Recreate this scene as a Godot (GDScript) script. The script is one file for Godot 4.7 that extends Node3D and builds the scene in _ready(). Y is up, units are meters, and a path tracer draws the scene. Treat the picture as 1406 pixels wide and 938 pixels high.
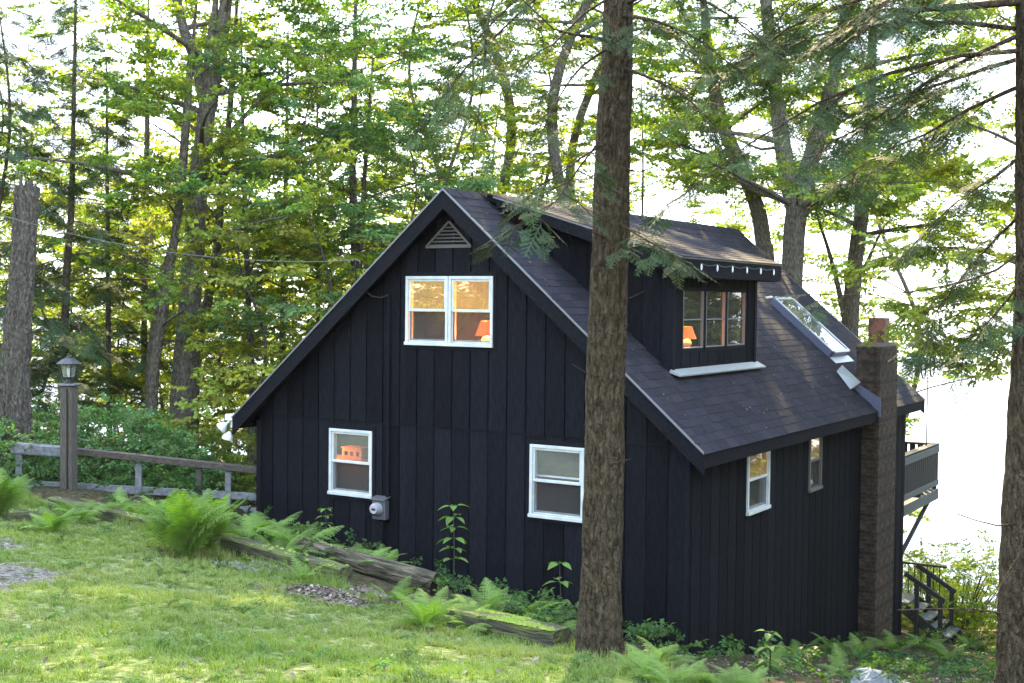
extends Node3D
# A dark board-and-groove cabin under tall trees by a lake. Gable wall in the plane z = 0, ridge along -z, y = 0 at the sills of the lower windows.

class MB:
	var v := PackedVector3Array()
	var n := PackedVector3Array()
	var c := PackedColorArray()
	var col := Color(1, 1, 1)
	func tri(a: Vector3, b: Vector3, d: Vector3) -> void:   # a, b, d run counter-clockwise seen from outside
		var m := (b - a).cross(d - a).normalized()
		v.append(a); v.append(d); v.append(b)
		for i in 3:
			n.append(m); c.append(col)
	func quad(a: Vector3, b: Vector3, d: Vector3, e: Vector3) -> void:
		tri(a, b, d); tri(a, d, e)
	func soft(a: Vector3, b: Vector3, d: Vector3, na: Vector3, nb: Vector3, nd: Vector3) -> void:
		v.append(a); v.append(d); v.append(b)
		n.append(na); n.append(nd); n.append(nb)
		c.append(col); c.append(col); c.append(col)
	func hexa(p: Array) -> void:   # 0..3 bottom ring counter-clockwise from above, 4..7 top ring
		quad(p[3], p[2], p[1], p[0]); quad(p[4], p[5], p[6], p[7])
		for i in 4:
			var j := (i + 1) % 4
			quad(p[i], p[j], p[4 + j], p[4 + i])
	func box(lo: Vector3, hi: Vector3) -> void:
		hexa([Vector3(lo.x, lo.y, hi.z), Vector3(hi.x, lo.y, hi.z), Vector3(hi.x, lo.y, lo.z), Vector3(lo.x, lo.y, lo.z), Vector3(lo.x, hi.y, hi.z), Vector3(hi.x, hi.y, hi.z), Vector3(hi.x, hi.y, lo.z), Vector3(lo.x, hi.y, lo.z)])
	func chamfer(t: Transform3D, s: Vector3, k: float) -> void:   # box of size s about the origin of t with bevelled edges
		var h := s / 2
		var dirs := [Vector3.RIGHT, Vector3.UP, Vector3.BACK]
		for ax in 3:
			for sg in [-1.0, 1.0]:
				var nn: Vector3 = dirs[ax] * sg
				var u: Vector3 = dirs[(ax + 1) % 3]
				var w: Vector3 = nn.cross(u)
				var hu: float = absf(u.dot(h)) - k
				var hw: float = absf(w.dot(h)) - k
				var m: Vector3 = nn * absf(nn.dot(h))
				quad(t * (m - u * hu - w * hw), t * (m + u * hu - w * hw), t * (m + u * hu + w * hw), t * (m - u * hu + w * hw))
		for ax in 3:
			var a: Vector3 = dirs[ax]
			var u: Vector3 = dirs[(ax + 1) % 3]
			var w: Vector3 = dirs[(ax + 2) % 3]
			var la: float = absf(a.dot(h)) - k
			for su in [-1.0, 1.0]:
				for sw in [-1.0, 1.0]:
					var p1: Vector3 = u * su * absf(u.dot(h)) + w * sw * (absf(w.dot(h)) - k)
					var p2: Vector3 = u * su * (absf(u.dot(h)) - k) + w * sw * absf(w.dot(h))
					if su * sw > 0:
						quad(t * (p1 - a * la), t * (p2 - a * la), t * (p2 + a * la), t * (p1 + a * la))
					else:
						quad(t * (p2 - a * la), t * (p1 - a * la), t * (p1 + a * la), t * (p2 + a * la))
		for sx in [-1.0, 1.0]:
			for sy in [-1.0, 1.0]:
				for sz in [-1.0, 1.0]:
					var q := Vector3(sx * h.x, sy * h.y, sz * h.z)
					var a1 := q - Vector3(0, sy * k, sz * k)
					var a2 := q - Vector3(sx * k, 0, sz * k)
					var a3 := q - Vector3(sx * k, sy * k, 0)
					if sx * sy * sz > 0:
						tri(t * a1, t * a2, t * a3)
					else:
						tri(t * a1, t * a3, t * a2)
	func beam(a: Vector3, b: Vector3, w: float, h: float, k := 0.004, up := Vector3.UP) -> void:
		var z := (b - a).normalized()
		var x := up.cross(z).normalized()
		var y := z.cross(x)
		chamfer(Transform3D(Basis(x, y, z), (a + b) / 2), Vector3(w, h, a.distance_to(b)), k)
	func tube(p: PackedVector3Array, r: PackedFloat32Array, sides: int, cap := false) -> void:
		var rings := []
		var norms := []
		var x := Vector3.RIGHT
		for i in p.size():
			var d := (p[mini(i + 1, p.size() - 1)] - p[maxi(i - 1, 0)]).normalized()
			if i == 0:
				x = d.cross(Vector3(0.3, 0.1, 0.9)).normalized()
			x = (x - d * x.dot(d)).normalized()
			var y := d.cross(x)
			var ring := PackedVector3Array()
			var nn := PackedVector3Array()
			for k in sides:
				var a := TAU * k / sides
				var o := x * cos(a) + y * sin(a)
				ring.append(p[i] + o * r[i])
				nn.append(o)
			rings.append(ring); norms.append(nn)
		for i in p.size() - 1:
			for k in sides:
				var j := (k + 1) % sides
				soft(rings[i][k], rings[i][j], rings[i + 1][j], norms[i][k], norms[i][j], norms[i + 1][j])
				soft(rings[i][k], rings[i + 1][j], rings[i + 1][k], norms[i][k], norms[i + 1][j], norms[i + 1][k])
		if cap:
			for k in sides:
				var j := (k + 1) % sides
				tri(p[0], rings[0][j], rings[0][k])
				tri(p[p.size() - 1], rings[-1][k], rings[-1][j])
	func lathe(at: Vector3, prof: Array, sides: int) -> void:   # prof: [radius, height] upwards; flat facets
		for i in prof.size() - 1:
			for k in sides:
				var a := TAU * k / sides + PI / 4
				var b := TAU * (k + 1) / sides + PI / 4
				var o1 := Vector3(cos(a), 0, -sin(a))
				var o2 := Vector3(cos(b), 0, -sin(b))
				var r1: float = prof[i][0]
				var r2: float = prof[i + 1][0]
				var y1 := Vector3(0, prof[i][1], 0)
				var y2 := Vector3(0, prof[i + 1][1], 0)
				var q := [at + o1 * r1 + y1, at + o2 * r1 + y1, at + o2 * r2 + y2, at + o1 * r2 + y2]
				if r1 > 0.0005:
					tri(q[0], q[1], q[2])
				if r2 > 0.0005:
					tri(q[0], q[2], q[3])
	func mesh() -> ArrayMesh:
		var a := []
		a.resize(Mesh.ARRAY_MAX)
		a[Mesh.ARRAY_VERTEX] = v; a[Mesh.ARRAY_NORMAL] = n; a[Mesh.ARRAY_COLOR] = c
		var m := ArrayMesh.new()
		m.add_surface_from_arrays(Mesh.PRIMITIVE_TRIANGLES, a)
		return m

var rng := RandomNumberGenerator.new()
var taken := {}
var M := {}
var fn := FastNoiseLite.new()

func rr(a: float, b: float) -> float:
	return rng.randf_range(a, b)

func numbered(called: String) -> String:
	var k: int = taken.get(called, 0)
	taken[called] = k + 1
	return called if k == 0 else "%s_%03d" % [called, k]

func tag(o: Node3D, label: String, category: String, group := "") -> Node3D:
	o.set_meta("label", label); o.set_meta("category", category)
	if group:
		o.set_meta("group", group)
	return o

func thing(called: String, label: String, category: String, at := Vector3.ZERO, group := "") -> Node3D:
	var o := Node3D.new()
	o.name = numbered(called)
	add_child(o, true)
	o.position = at
	return tag(o, label, category, group)

func put(mb: MB, called: String, m: Material, parent: Node3D = null) -> MeshInstance3D:
	return putm(mb.mesh(), called, m, parent)

func putm(me: Mesh, called: String, m: Material, parent: Node3D = null) -> MeshInstance3D:
	var o := MeshInstance3D.new()
	o.mesh = me
	o.material_override = m
	if parent:
		o.name = called
		parent.add_child(o, true)
	else:
		o.name = numbered(called)
		add_child(o, true)
	return o

func scatter(called: String, me: Mesh, xs: Array, cs: PackedColorArray, m: Material, parent: Node3D) -> MultiMeshInstance3D:
	var mm := MultiMesh.new()
	mm.transform_format = MultiMesh.TRANSFORM_3D
	mm.use_colors = true
	mm.mesh = me
	mm.instance_count = xs.size()
	for i in xs.size():
		mm.set_instance_transform(i, xs[i])
		mm.set_instance_color(i, cs[i])
	var o := MultiMeshInstance3D.new()
	o.multimesh = mm
	o.material_override = m
	o.name = called if parent else numbered(called)
	o.set_meta("kind", "stuff")
	(parent if parent else self).add_child(o, true)
	return o

func duplicate_of(o: Node3D, at: Vector3, turn: float, size: float) -> Node3D:
	var d := o.duplicate()
	d.name = numbered(String(o.name).rstrip("_0123456789"))
	add_child(d, true)
	d.position = at
	d.rotation = Vector3(0, turn, 0)
	d.scale = Vector3.ONE * size
	return d

func noise_tex(size: int, freq: float, seed_: int, lo: Color, hi: Color, kind := FastNoiseLite.TYPE_SIMPLEX_SMOOTH, oct := 4, gain := 0.5, contrast := 1.0) -> ImageTexture:
	var f := FastNoiseLite.new()
	f.noise_type = kind
	f.seed = seed_
	f.frequency = freq
	f.fractal_octaves = oct
	f.fractal_gain = gain
	var g := f.get_seamless_image(size, size)
	var im := Image.create(size, size, false, Image.FORMAT_RGB8)
	for y in size:
		for x in size:
			var t := clampf((g.get_pixel(x, y).r - 0.5) * contrast + 0.5, 0, 1)
			im.set_pixel(x, y, lo.lerp(hi, t))
	return ImageTexture.create_from_image(im)

func lin(r: float, g: float, b: float) -> Color:
	return Color(r, g, b).linear_to_srgb()

func mat(key: String, c: Color, rough := 0.85, spec := 0.5) -> StandardMaterial3D:
	var m := StandardMaterial3D.new()
	m.resource_name = key
	m.albedo_color = c
	m.roughness = rough
	m.metallic_specular = spec
	M[key] = m
	return m

func triplanar(m: StandardMaterial3D, tex: Texture2D, scale: Vector3, relief: Texture2D = null, depth := 1.0, world := false) -> StandardMaterial3D:
	m.albedo_texture = tex
	m.uv1_triplanar = true
	m.uv1_world_triplanar = world
	m.uv1_scale = scale
	m.uv1_triplanar_sharpness = 4.0
	if relief:
		m.heightmap_enabled = true
		m.heightmap_texture = relief
		m.heightmap_scale = depth
	return m

const TC := [Vector2(0.000, 0.000), Vector2(1.400, 0.000), Vector2(3.670, 0.000), Vector2(5.800, 0.000), Vector2(7.300, 0.000), Vector2(7.320, -4.400), Vector2(7.600, -7.400), Vector2(7.300, -10.500), Vector2(0.000, -10.500), Vector2(-8.000, -10.000), Vector2(-20.000, -15.000), Vector2(-30.000, 5.000), Vector2(-15.000, 10.000), Vector2(13.800, 14.900), Vector2(8.000, 22.000), Vector2(-10.000, 22.000), Vector2(25.000, 15.000), Vector2(25.000, 5.000), Vector2(16.000, 3.000), Vector2(30.000, -10.000), Vector2(12.000, -12.000), Vector2(20.000, -25.000), Vector2(5.000, -25.000), Vector2(-10.000, -25.000), Vector2(-25.000, -32.000), Vector2(0.000, -36.000), Vector2(30.000, -36.000), Vector2(45.000, -20.000), Vector2(-45.000, -20.000), Vector2(-45.000, 25.000), Vector2(45.000, 25.000), Vector2(-25.000, -45.000), Vector2(-50.000, -45.000), Vector2(-5.000, 0.000), Vector2(-4.000, -4.000), Vector2(-1.917, 2.064), Vector2(-0.265, 4.272), Vector2(2.559, 6.577), Vector2(7.884, 10.513), Vector2(8.533, 10.081), Vector2(9.203, 9.357), Vector2(9.746, 8.281), Vector2(10.038, 7.374), Vector2(9.342, 6.299), Vector2(3.642, 5.116), Vector2(4.037, 4.641), Vector2(6.244, 5.808), Vector2(7.903, 6.422), Vector2(8.943, 6.214), Vector2(5.068, 2.959), Vector2(6.337, 2.749), Vector2(7.858, 4.137), Vector2(3.383, 2.663), Vector2(10.062, 6.090), Vector2(9.776, 2.912), Vector2(9.966, 0.606), Vector2(10.897, 0.381)]
const TW := [0.00161617, 0.0009104969, -0.0181431, -0.006699068, -0.002387221, -0.002013266, 8.905664e-05, 0.0035699, 0.002127122, -0.001586412, 0.001312609, 0.0005003484, 0.0002234884, 0.000413131, -0.001516019, -0.000178901, 0.0004776085, -0.0008928213, 0.001058543, -0.0003613518, -0.0050075, 0.002267002, -0.003288422, 0.001754984, -0.003402664, -0.000126215, 0.0005934555, -0.0009250678, 0.001255075, -0.000845922, 0.0002675658, 0.001329233, -0.0003108095, -0.01381024, 0.008268582, 0.01828931, -0.01051924, -0.003666425, -0.01192449, 0.01143111, 0.005229435, -0.003232701, 0.004925454, 0.02679611, 0.009640959, -0.01747249, 0.006575007, -0.02423798, 0.01434957, 0.02042278, -0.005780783, 0.00100483, 0.01813552, -0.02567015, -0.008301868, -0.02935262, 0.03681928]
const TA := [4.920902, -0.01472236, 0.1281644]

func ground_y(x: float, z: float) -> float:
	var s: float = TA[0] + TA[1] * x + TA[2] * z
	for i in TC.size():
		var p: Vector2 = TC[i]
		var r := (p.x - x) * (p.x - x) + (p.y - z) * (p.y - z)
		if r > 1e-12:
			s += TW[i] * r * log(r) * 0.5
	return s

func lawn_edge(x: float) -> float:   # z beyond which the lawn lies, along the timbers
	var pts := [Vector2(-8, 4.2), Vector2(-1.1, 3.4), Vector2(0.8, 3.5), Vector2(2.9, 4.0), Vector2(4.6, 4.5), Vector2(6.8, 5.1), Vector2(8.2, 5.3), Vector2(9.4, 5.75), Vector2(10.4, 6.6), Vector2(14, 13), Vector2(30, 30)]
	for i in pts.size() - 1:
		if x < pts[i + 1].x:
			return lerpf(pts[i].y, pts[i + 1].y, clampf((x - pts[i].x) / (pts[i + 1].x - pts[i].x), 0, 1))
	return 30.0

func lawn_share(x: float, z: float) -> float:
	var e := z - lawn_edge(x) + fn.get_noise_2d(x * 90, z * 90) * 0.35
	var s := clampf(e / 0.25 + 0.5, 0, 1)
	return s * clampf((17.5 - z) / 2.0, 0, 1) * clampf((x + 9) / 2.0, 0, 1)

func gravel_share(x: float, z: float) -> float:
	var j := fn.get_noise_2d(x * 130 + 500, z * 130) * 0.5
	var a := 1.0 - (Vector2(x - 3.6, (z - 7.6) * 1.1).length() + j) / 1.0
	var b := 1.0 - (Vector2(x - 1.7, (z - 6.7) * 1.0).length() + j) / 1.0
	return clampf(maxf(a, b) * 2.2, 0, 1)

func _ready() -> void:
	rng.seed = 20240611
	fn.seed = 7
	fn.frequency = 0.01
	# camera
	var cam := Camera3D.new()
	cam.name = "camera"
	cam.fov = 29.9832
	cam.near = 0.1
	cam.far = 4000.0
	cam.position = Vector3(13.806, 2.950, 14.886)
	cam.rotation_order = EULER_ORDER_YXZ
	cam.rotation = Vector3(-0.03263, 0.55227, 0.01074)
	add_child(cam)
	cam.current = true
	# sky, air and exposure
	var we := WorldEnvironment.new()
	we.name = "world_environment"
	var env := Environment.new()
	var sky := Sky.new()
	var sm := ProceduralSkyMaterial.new()
	sm.sky_top_color = Color(0.80, 0.89, 1.0)
	sm.sky_horizon_color = Color(0.97, 0.985, 1.0)
	sm.sky_curve = 0.2
	sm.ground_bottom_color = Color(0.5, 0.52, 0.5)
	sm.ground_horizon_color = Color(0.95, 0.97, 0.98)
	sm.sun_angle_max = 25.0
	sky.sky_material = sm
	env.background_mode = Environment.BG_SKY
	env.sky = sky
	env.background_energy_multiplier = 0.75
	env.tonemap_mode = Environment.TONE_MAPPER_LINEAR
	env.tonemap_exposure = 7.9
	env.sdfgi_enabled = true
	env.ssao_enabled = true
	env.ssil_enabled = true
	env.fog_enabled = true
	env.fog_density = 0.00012
	env.fog_light_color = Color(1.0, 0.97, 0.88)
	we.environment = env
	add_child(we)
	# sun: over the lake, ahead and to the right of the camera
	var sun := DirectionalLight3D.new()
	sun.name = "sun"
	sun.light_energy = 1.6
	sun.light_color = Color(1.0, 0.90, 0.70)
	sun.light_angular_distance = 0.9
	sun.shadow_enabled = true
	add_child(sun)
	sun.look_at_from_position(Vector3(-0.47, 0.68, -1.0), Vector3.ZERO, Vector3.UP)
	materials()
	setting()
	cabin()
	belongings()
	woods()
	undergrowth()

func materials() -> void:
	var grain := noise_tex(256, 0.02, 3, Color(0.72, 0.72, 0.72), Color(1, 1, 1), FastNoiseLite.TYPE_SIMPLEX_SMOOTH, 5, 0.6, 1.6)
	var rough_relief := noise_tex(256, 0.03, 5, Color(0, 0, 0), Color(1, 1, 1), FastNoiseLite.TYPE_SIMPLEX_SMOOTH, 4, 0.6, 1.6)
	var blotch := noise_tex(256, 0.008, 9, Color(0.62, 0.62, 0.62), Color(1, 1, 1), FastNoiseLite.TYPE_SIMPLEX_SMOOTH, 5, 0.55, 1.8)
	# siding
	for k in 4:
		var t: float = [0.78, 1.0, 1.15, 1.35][k]
		triplanar(mat("siding_%d" % k, lin(0.0098 * t, 0.0106 * t, 0.0148 * t), 0.88, 0.16), grain, Vector3(5, 0.7, 5), rough_relief, 0.25)
	triplanar(mat("trim", lin(0.0115, 0.0122, 0.0165), 0.85, 0.18), grain, Vector3(3, 3, 3), rough_relief, 0.15)
	mat("core", lin(0.008, 0.009, 0.012), 0.9, 0.2)
	triplanar(mat("panelling", lin(0.10, 0.056, 0.028), 0.6), grain, Vector3(4, 0.6, 4), rough_relief, 0.2)
	triplanar(mat("floor_wood", lin(0.10, 0.056, 0.03), 0.5), grain, Vector3(0.6, 4, 4))
	triplanar(mat("white_vinyl", lin(0.54, 0.57, 0.57), 0.5), blotch, Vector3(1.5, 1.5, 1.5))
	M.white_vinyl.albedo_texture = noise_tex(128, 0.02, 31, Color(0.86, 0.87, 0.86), Color(1, 1, 1))
	mat("metal_edge", lin(0.15, 0.16, 0.17), 0.5).metallic = 0.4
	mat("flashing", lin(0.28, 0.295, 0.30), 0.5).metallic = 0.4
	mat("lead", lin(0.09, 0.10, 0.16), 0.45).metallic = 0.3
	mat("taupe", lin(0.085, 0.078, 0.068), 0.8)
	mat("dark_sash", lin(0.11, 0.11, 0.10), 0.6)
	var g := mat("glass", Color(0.93, 0.96, 0.95, 0.03), 0.0, 0.5)
	g.transparency = BaseMaterial3D.TRANSPARENCY_ALPHA
	var cg := mat("coated_glass", Color(1.0, 0.80, 0.48, 0.03), 0.0, 0.5)
	cg.metallic = 0.42
	cg.transparency = BaseMaterial3D.TRANSPARENCY_ALPHA
	var sc := mat("insect_screen", lin(0.016, 0.016, 0.018), 0.8, 0.2)
	sc.albedo_color.a = 0.45
	sc.transparency = BaseMaterial3D.TRANSPARENCY_ALPHA
	# shingles
	for k in 5:
		var t: float = [0.60, 0.65, 0.69, 0.73, 0.79][k]
		var c := [Color(0.050, 0.047, 0.058), Color(0.048, 0.047, 0.060), Color(0.051, 0.048, 0.058), Color(0.049, 0.048, 0.062), Color(0.053, 0.049, 0.059)]
		var q: Color = c[k]
		var m := mat("shingle_%d" % k, lin(q.r * t, q.g * t, q.b * t), 0.95, 0.15)
		triplanar(m, noise_tex(128, 0.2, 40 + k, Color(0.66, 0.66, 0.68), Color(1, 1, 1), FastNoiseLite.TYPE_VALUE, 2), Vector3(3, 3, 3), rough_relief, 0.2)
	# bricks
	for k in 4:
		var c := [Color(0.070, 0.050, 0.038), Color(0.060, 0.046, 0.036), Color(0.082, 0.054, 0.038), Color(0.052, 0.042, 0.035)]
		triplanar(mat("brick_%d" % k, lin(c[k].r, c[k].g, c[k].b), 0.9, 0.3), blotch, Vector3(3, 3, 3), rough_relief, 0.4)
	mat("mortar", lin(0.075, 0.066, 0.056), 0.95, 0.2)
	triplanar(mat("flue_clay", lin(0.20, 0.075, 0.048), 0.8), blotch, Vector3(2, 2, 2))
	# weathered wood
	triplanar(mat("grey_wood", lin(0.19, 0.20, 0.215), 0.85, 0.3), grain, Vector3(2.2, 2.2, 2.2), rough_relief, 0.5)
	triplanar(mat("brown_wood", lin(0.090, 0.076, 0.064), 0.85, 0.3), grain, Vector3(2.2, 2.2, 2.2), rough_relief, 0.5)
	triplanar(mat("post_wood", lin(0.12, 0.105, 0.088), 0.85, 0.3), grain, Vector3(9, 0.9, 9), rough_relief, 0.6)
	triplanar(mat("deck_wood", lin(0.15, 0.165, 0.16), 0.85, 0.3), grain, Vector3(3, 3, 3), rough_relief, 0.4)
	triplanar(mat("dark_deck_wood", lin(0.05, 0.05, 0.048), 0.85, 0.3), grain, Vector3(3, 3, 3), rough_relief, 0.4)
	var mossy := noise_tex(256, 0.012, 77, Color(0.36, 0.37, 0.31).linear_to_srgb() * 1.0, Color(0.62, 0.80, 0.30), FastNoiseLite.TYPE_SIMPLEX_SMOOTH, 5, 0.6, 2.6)
	triplanar(mat("timber", lin(0.36, 0.36, 0.36), 0.95, 0.2), mossy, Vector3(0.3, 1.8, 1.8), rough_relief, 1.5)
	M.timber.albedo_texture = noise_tex(256, 0.012, 77, Color(0.44, 0.42, 0.38), Color(0.56, 0.60, 0.36), FastNoiseLite.TYPE_SIMPLEX_SMOOTH, 5, 0.6, 2.6)
	triplanar(mat("log_wood", lin(0.28, 0.27, 0.24), 0.95, 0.2), noise_tex(256, 0.02, 78, Color(0.36, 0.34, 0.31), Color(0.72, 0.69, 0.62), FastNoiseLite.TYPE_SIMPLEX_SMOOTH, 5, 0.65, 2.2), Vector3(0.35, 2.4, 2.4), rough_relief, 2.0)
	triplanar(mat("cut_end", lin(0.045, 0.037, 0.03), 0.95, 0.2), grain, Vector3(3, 3, 3), rough_relief, 0.8)
	var mo := mat("moss", Color(1, 1, 1), 1.0, 0.1)
	mo.vertex_color_use_as_albedo = true
	# metals, lamp, meter
	mat("lantern_metal", lin(0.05, 0.053, 0.06), 0.45).metallic = 0.6
	mat("black_metal", lin(0.015, 0.015, 0.015), 0.5).metallic = 0.5
	mat("meter_grey", lin(0.36, 0.37, 0.40), 0.5).metallic = 0.2
	mat("meter_dark", lin(0.09, 0.09, 0.10), 0.5).metallic = 0.3
	var lg := mat("lantern_glass", Color(0.6, 0.65, 0.6, 0.3), 0.2, 0.5)
	lg.transparency = BaseMaterial3D.TRANSPARENCY_ALPHA
	mat("white_paint", lin(0.72, 0.76, 0.80), 0.5)
	mat("black_rubber", lin(0.012, 0.012, 0.013), 0.6)
	mat("wire_grey", lin(0.10, 0.105, 0.11), 0.6).metallic = 0.4
	# indoor lamps
	var sh := mat("lamp_shade", lin(0.5, 0.22, 0.08), 0.8)
	sh.emission_enabled = true
	sh.emission = Color(1.0, 0.40, 0.09)
	sh.emission_energy_multiplier = 0.15
	mat("ceramic", lin(0.6, 0.5, 0.42), 0.35)
	triplanar(mat("orange_wood", lin(0.42, 0.19, 0.07), 0.5), grain, Vector3(4, 4, 4))
	mat("roller_blind", lin(0.065, 0.038, 0.014), 0.9)
	# plants
	for a in [["leaf", Color(0.95, 1.0, 0.32)], ["near_leaf", Color(0.85, 0.95, 0.30)], ["needle", Color(0.50, 0.56, 0.2)], ["fern", Color(0.85, 0.95, 0.3)], ["grass_blade", Color(0.8, 0.9, 0.35)]]:
		var m := mat(a[0], Color(1, 1, 1), 0.62, 0.3)
		m.vertex_color_use_as_albedo = true
		m.backlight_enabled = true
		m.backlight = a[1]
		m.cull_mode = BaseMaterial3D.CULL_DISABLED
	M.needle.roughness = 0.8
	M.fern.roughness = 0.8
	M.grass_blade.roughness = 0.7
	var dl := mat("dead_leaf", Color(1, 1, 1), 0.9, 0.2)
	dl.vertex_color_use_as_albedo = true
	# bark
	var bark_relief := noise_tex(512, 0.016, 12, Color(0, 0, 0), Color(1, 1, 1), FastNoiseLite.TYPE_SIMPLEX_SMOOTH, 5, 0.62, 2.0)
	for a in [["bark_hemlock", Color(0.112, 0.088, 0.060), 21], ["bark_dark", Color(0.185, 0.165, 0.130), 22], ["bark_grey", Color(0.23, 0.21, 0.175), 23], ["bark_snag", Color(0.185, 0.165, 0.145), 24], ["bark_moss", Color(0.12, 0.12, 0.085), 25]]:
		var q: Color = a[1]
		triplanar(mat(a[0], lin(q.r, q.g, q.b), 0.95, 0.2), noise_tex(512, 0.014, a[2], Color(0.55, 0.55, 0.53), Color(1, 1, 1), FastNoiseLite.TYPE_SIMPLEX_SMOOTH, 6, 0.75, 1.6), Vector3(2.6, 0.9, 2.6), bark_relief, 4.0)
	# ground
	var soil := mat("soil", Color(1, 1, 1), 1.0, 0.1)
	soil.vertex_color_use_as_albedo = true
	triplanar(soil, noise_tex(512, 0.03, 61, Color(0.55, 0.55, 0.55), Color(1, 1, 1), FastNoiseLite.TYPE_SIMPLEX_SMOOTH, 6, 0.7, 1.9), Vector3(0.6, 0.6, 0.6), rough_relief, 2.0, true)
	var st := mat("stone", Color(1, 1, 1), 0.95, 0.2)
	st.vertex_color_use_as_albedo = true
	triplanar(mat("boulder", lin(0.25, 0.26, 0.27), 0.95, 0.2), blotch, Vector3(1.6, 1.6, 1.6), rough_relief, 1.5)
	var wt := mat("water", lin(0.02, 0.03, 0.035), 0.12, 0.5)
	wt.heightmap_enabled = true
	wt.heightmap_texture = rough_relief
	wt.heightmap_scale = 2.0
	wt.uv1_triplanar = true
	wt.uv1_world_triplanar = true
	wt.uv1_scale = Vector3(0.12, 0.12, 0.12)

func setting() -> void:
	# terrain: one sheet, finer on the lawn
	var xs := []
	var zs := []
	var x := -70.0
	while x < 70.01:
		xs.append(x)
		x += 0.14 if x > -5 and x < 13 else (0.5 if x > -16 and x < 20 else 2.0)
	var z := -52.0
	while z < 40.01:
		zs.append(z)
		z += 0.14 if z > 1.5 and z < 13 else (0.5 if z > -18 and z < 18 else 2.0)
	var nx := xs.size()
	var nz := zs.size()
	var v := PackedVector3Array()
	var n := PackedVector3Array()
	var c := PackedColorArray()
	var idx := PackedInt32Array()
	v.resize(nx * nz); n.resize(nx * nz); c.resize(nx * nz)
	for j in nz:
		for i in nx:
			var px: float = xs[i]
			var pz: float = zs[j]
			var py := ground_y(px, pz)
			py += fn.get_noise_2d(px * 60, pz * 60) * 0.05 + fn.get_noise_2d(px * 300, pz * 300) * 0.018
			v[j * nx + i] = Vector3(px, py, pz)
			var t := fn.get_noise_2d(px * 25 + 100, pz * 25) * 0.5 + 0.5
			var t2 := clampf(fn.get_noise_2d(px * 140, pz * 140 + 40) * 0.9 + 0.5, 0, 1)
			var litter := Color(0.075, 0.055, 0.036).lerp(Color(0.10, 0.085, 0.055), t2)
			litter = litter.lerp(Color(0.045, 0.065, 0.022), clampf(t * 1.4 - 0.5, 0, 1))
			var lawn := Color(0.155, 0.205, 0.06).lerp(Color(0.27, 0.28, 0.14), t2).lerp(Color(0.14, 0.195, 0.05), t * 0.5)
			var gravel := Color(0.22, 0.20, 0.175).lerp(Color(0.15, 0.135, 0.11), t2)
			var q := litter.lerp(lawn, lawn_share(px, pz)).lerp(gravel, gravel_share(px, pz))
			c[j * nx + i] = q
	for j in nz:
		for i in nx:
			var dx: Vector3 = v[j * nx + mini(i + 1, nx - 1)] - v[j * nx + maxi(i - 1, 0)]
			var dz: Vector3 = v[mini(j + 1, nz - 1) * nx + i] - v[maxi(j - 1, 0) * nx + i]
			n[j * nx + i] = dz.cross(dx).normalized()
	for j in nz - 1:
		for i in nx - 1:
			var a := j * nx + i
			for k in [a, a + 1, a + nx + 1, a, a + nx + 1, a + nx]:
				idx.append(k)
	var arr := []
	arr.resize(Mesh.ARRAY_MAX)
	arr[Mesh.ARRAY_VERTEX] = v; arr[Mesh.ARRAY_NORMAL] = n; arr[Mesh.ARRAY_COLOR] = c; arr[Mesh.ARRAY_INDEX] = idx
	var me := ArrayMesh.new()
	me.add_surface_from_arrays(Mesh.PRIMITIVE_TRIANGLES, arr)
	putm(me, "ground", M.soil).set_meta("kind", "structure")
	# lake, out to the horizon
	var mb := MB.new()
	mb.quad(Vector3(-1500, -6.6, -18), Vector3(1500, -6.6, -18), Vector3(1500, -6.6, -2500), Vector3(-1500, -6.6, -2500))
	put(mb, "lake_water", M.water).set_meta("kind", "structure")

const W := 7.32
const APEX := 4.49
const SL := 0.8594
const EAVE := 3.954
const FRONT := 0.29
const BACK := -10.62

func roof_y(x: float) -> float:
	return APEX - SL * absf(x - W / 2)

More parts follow.
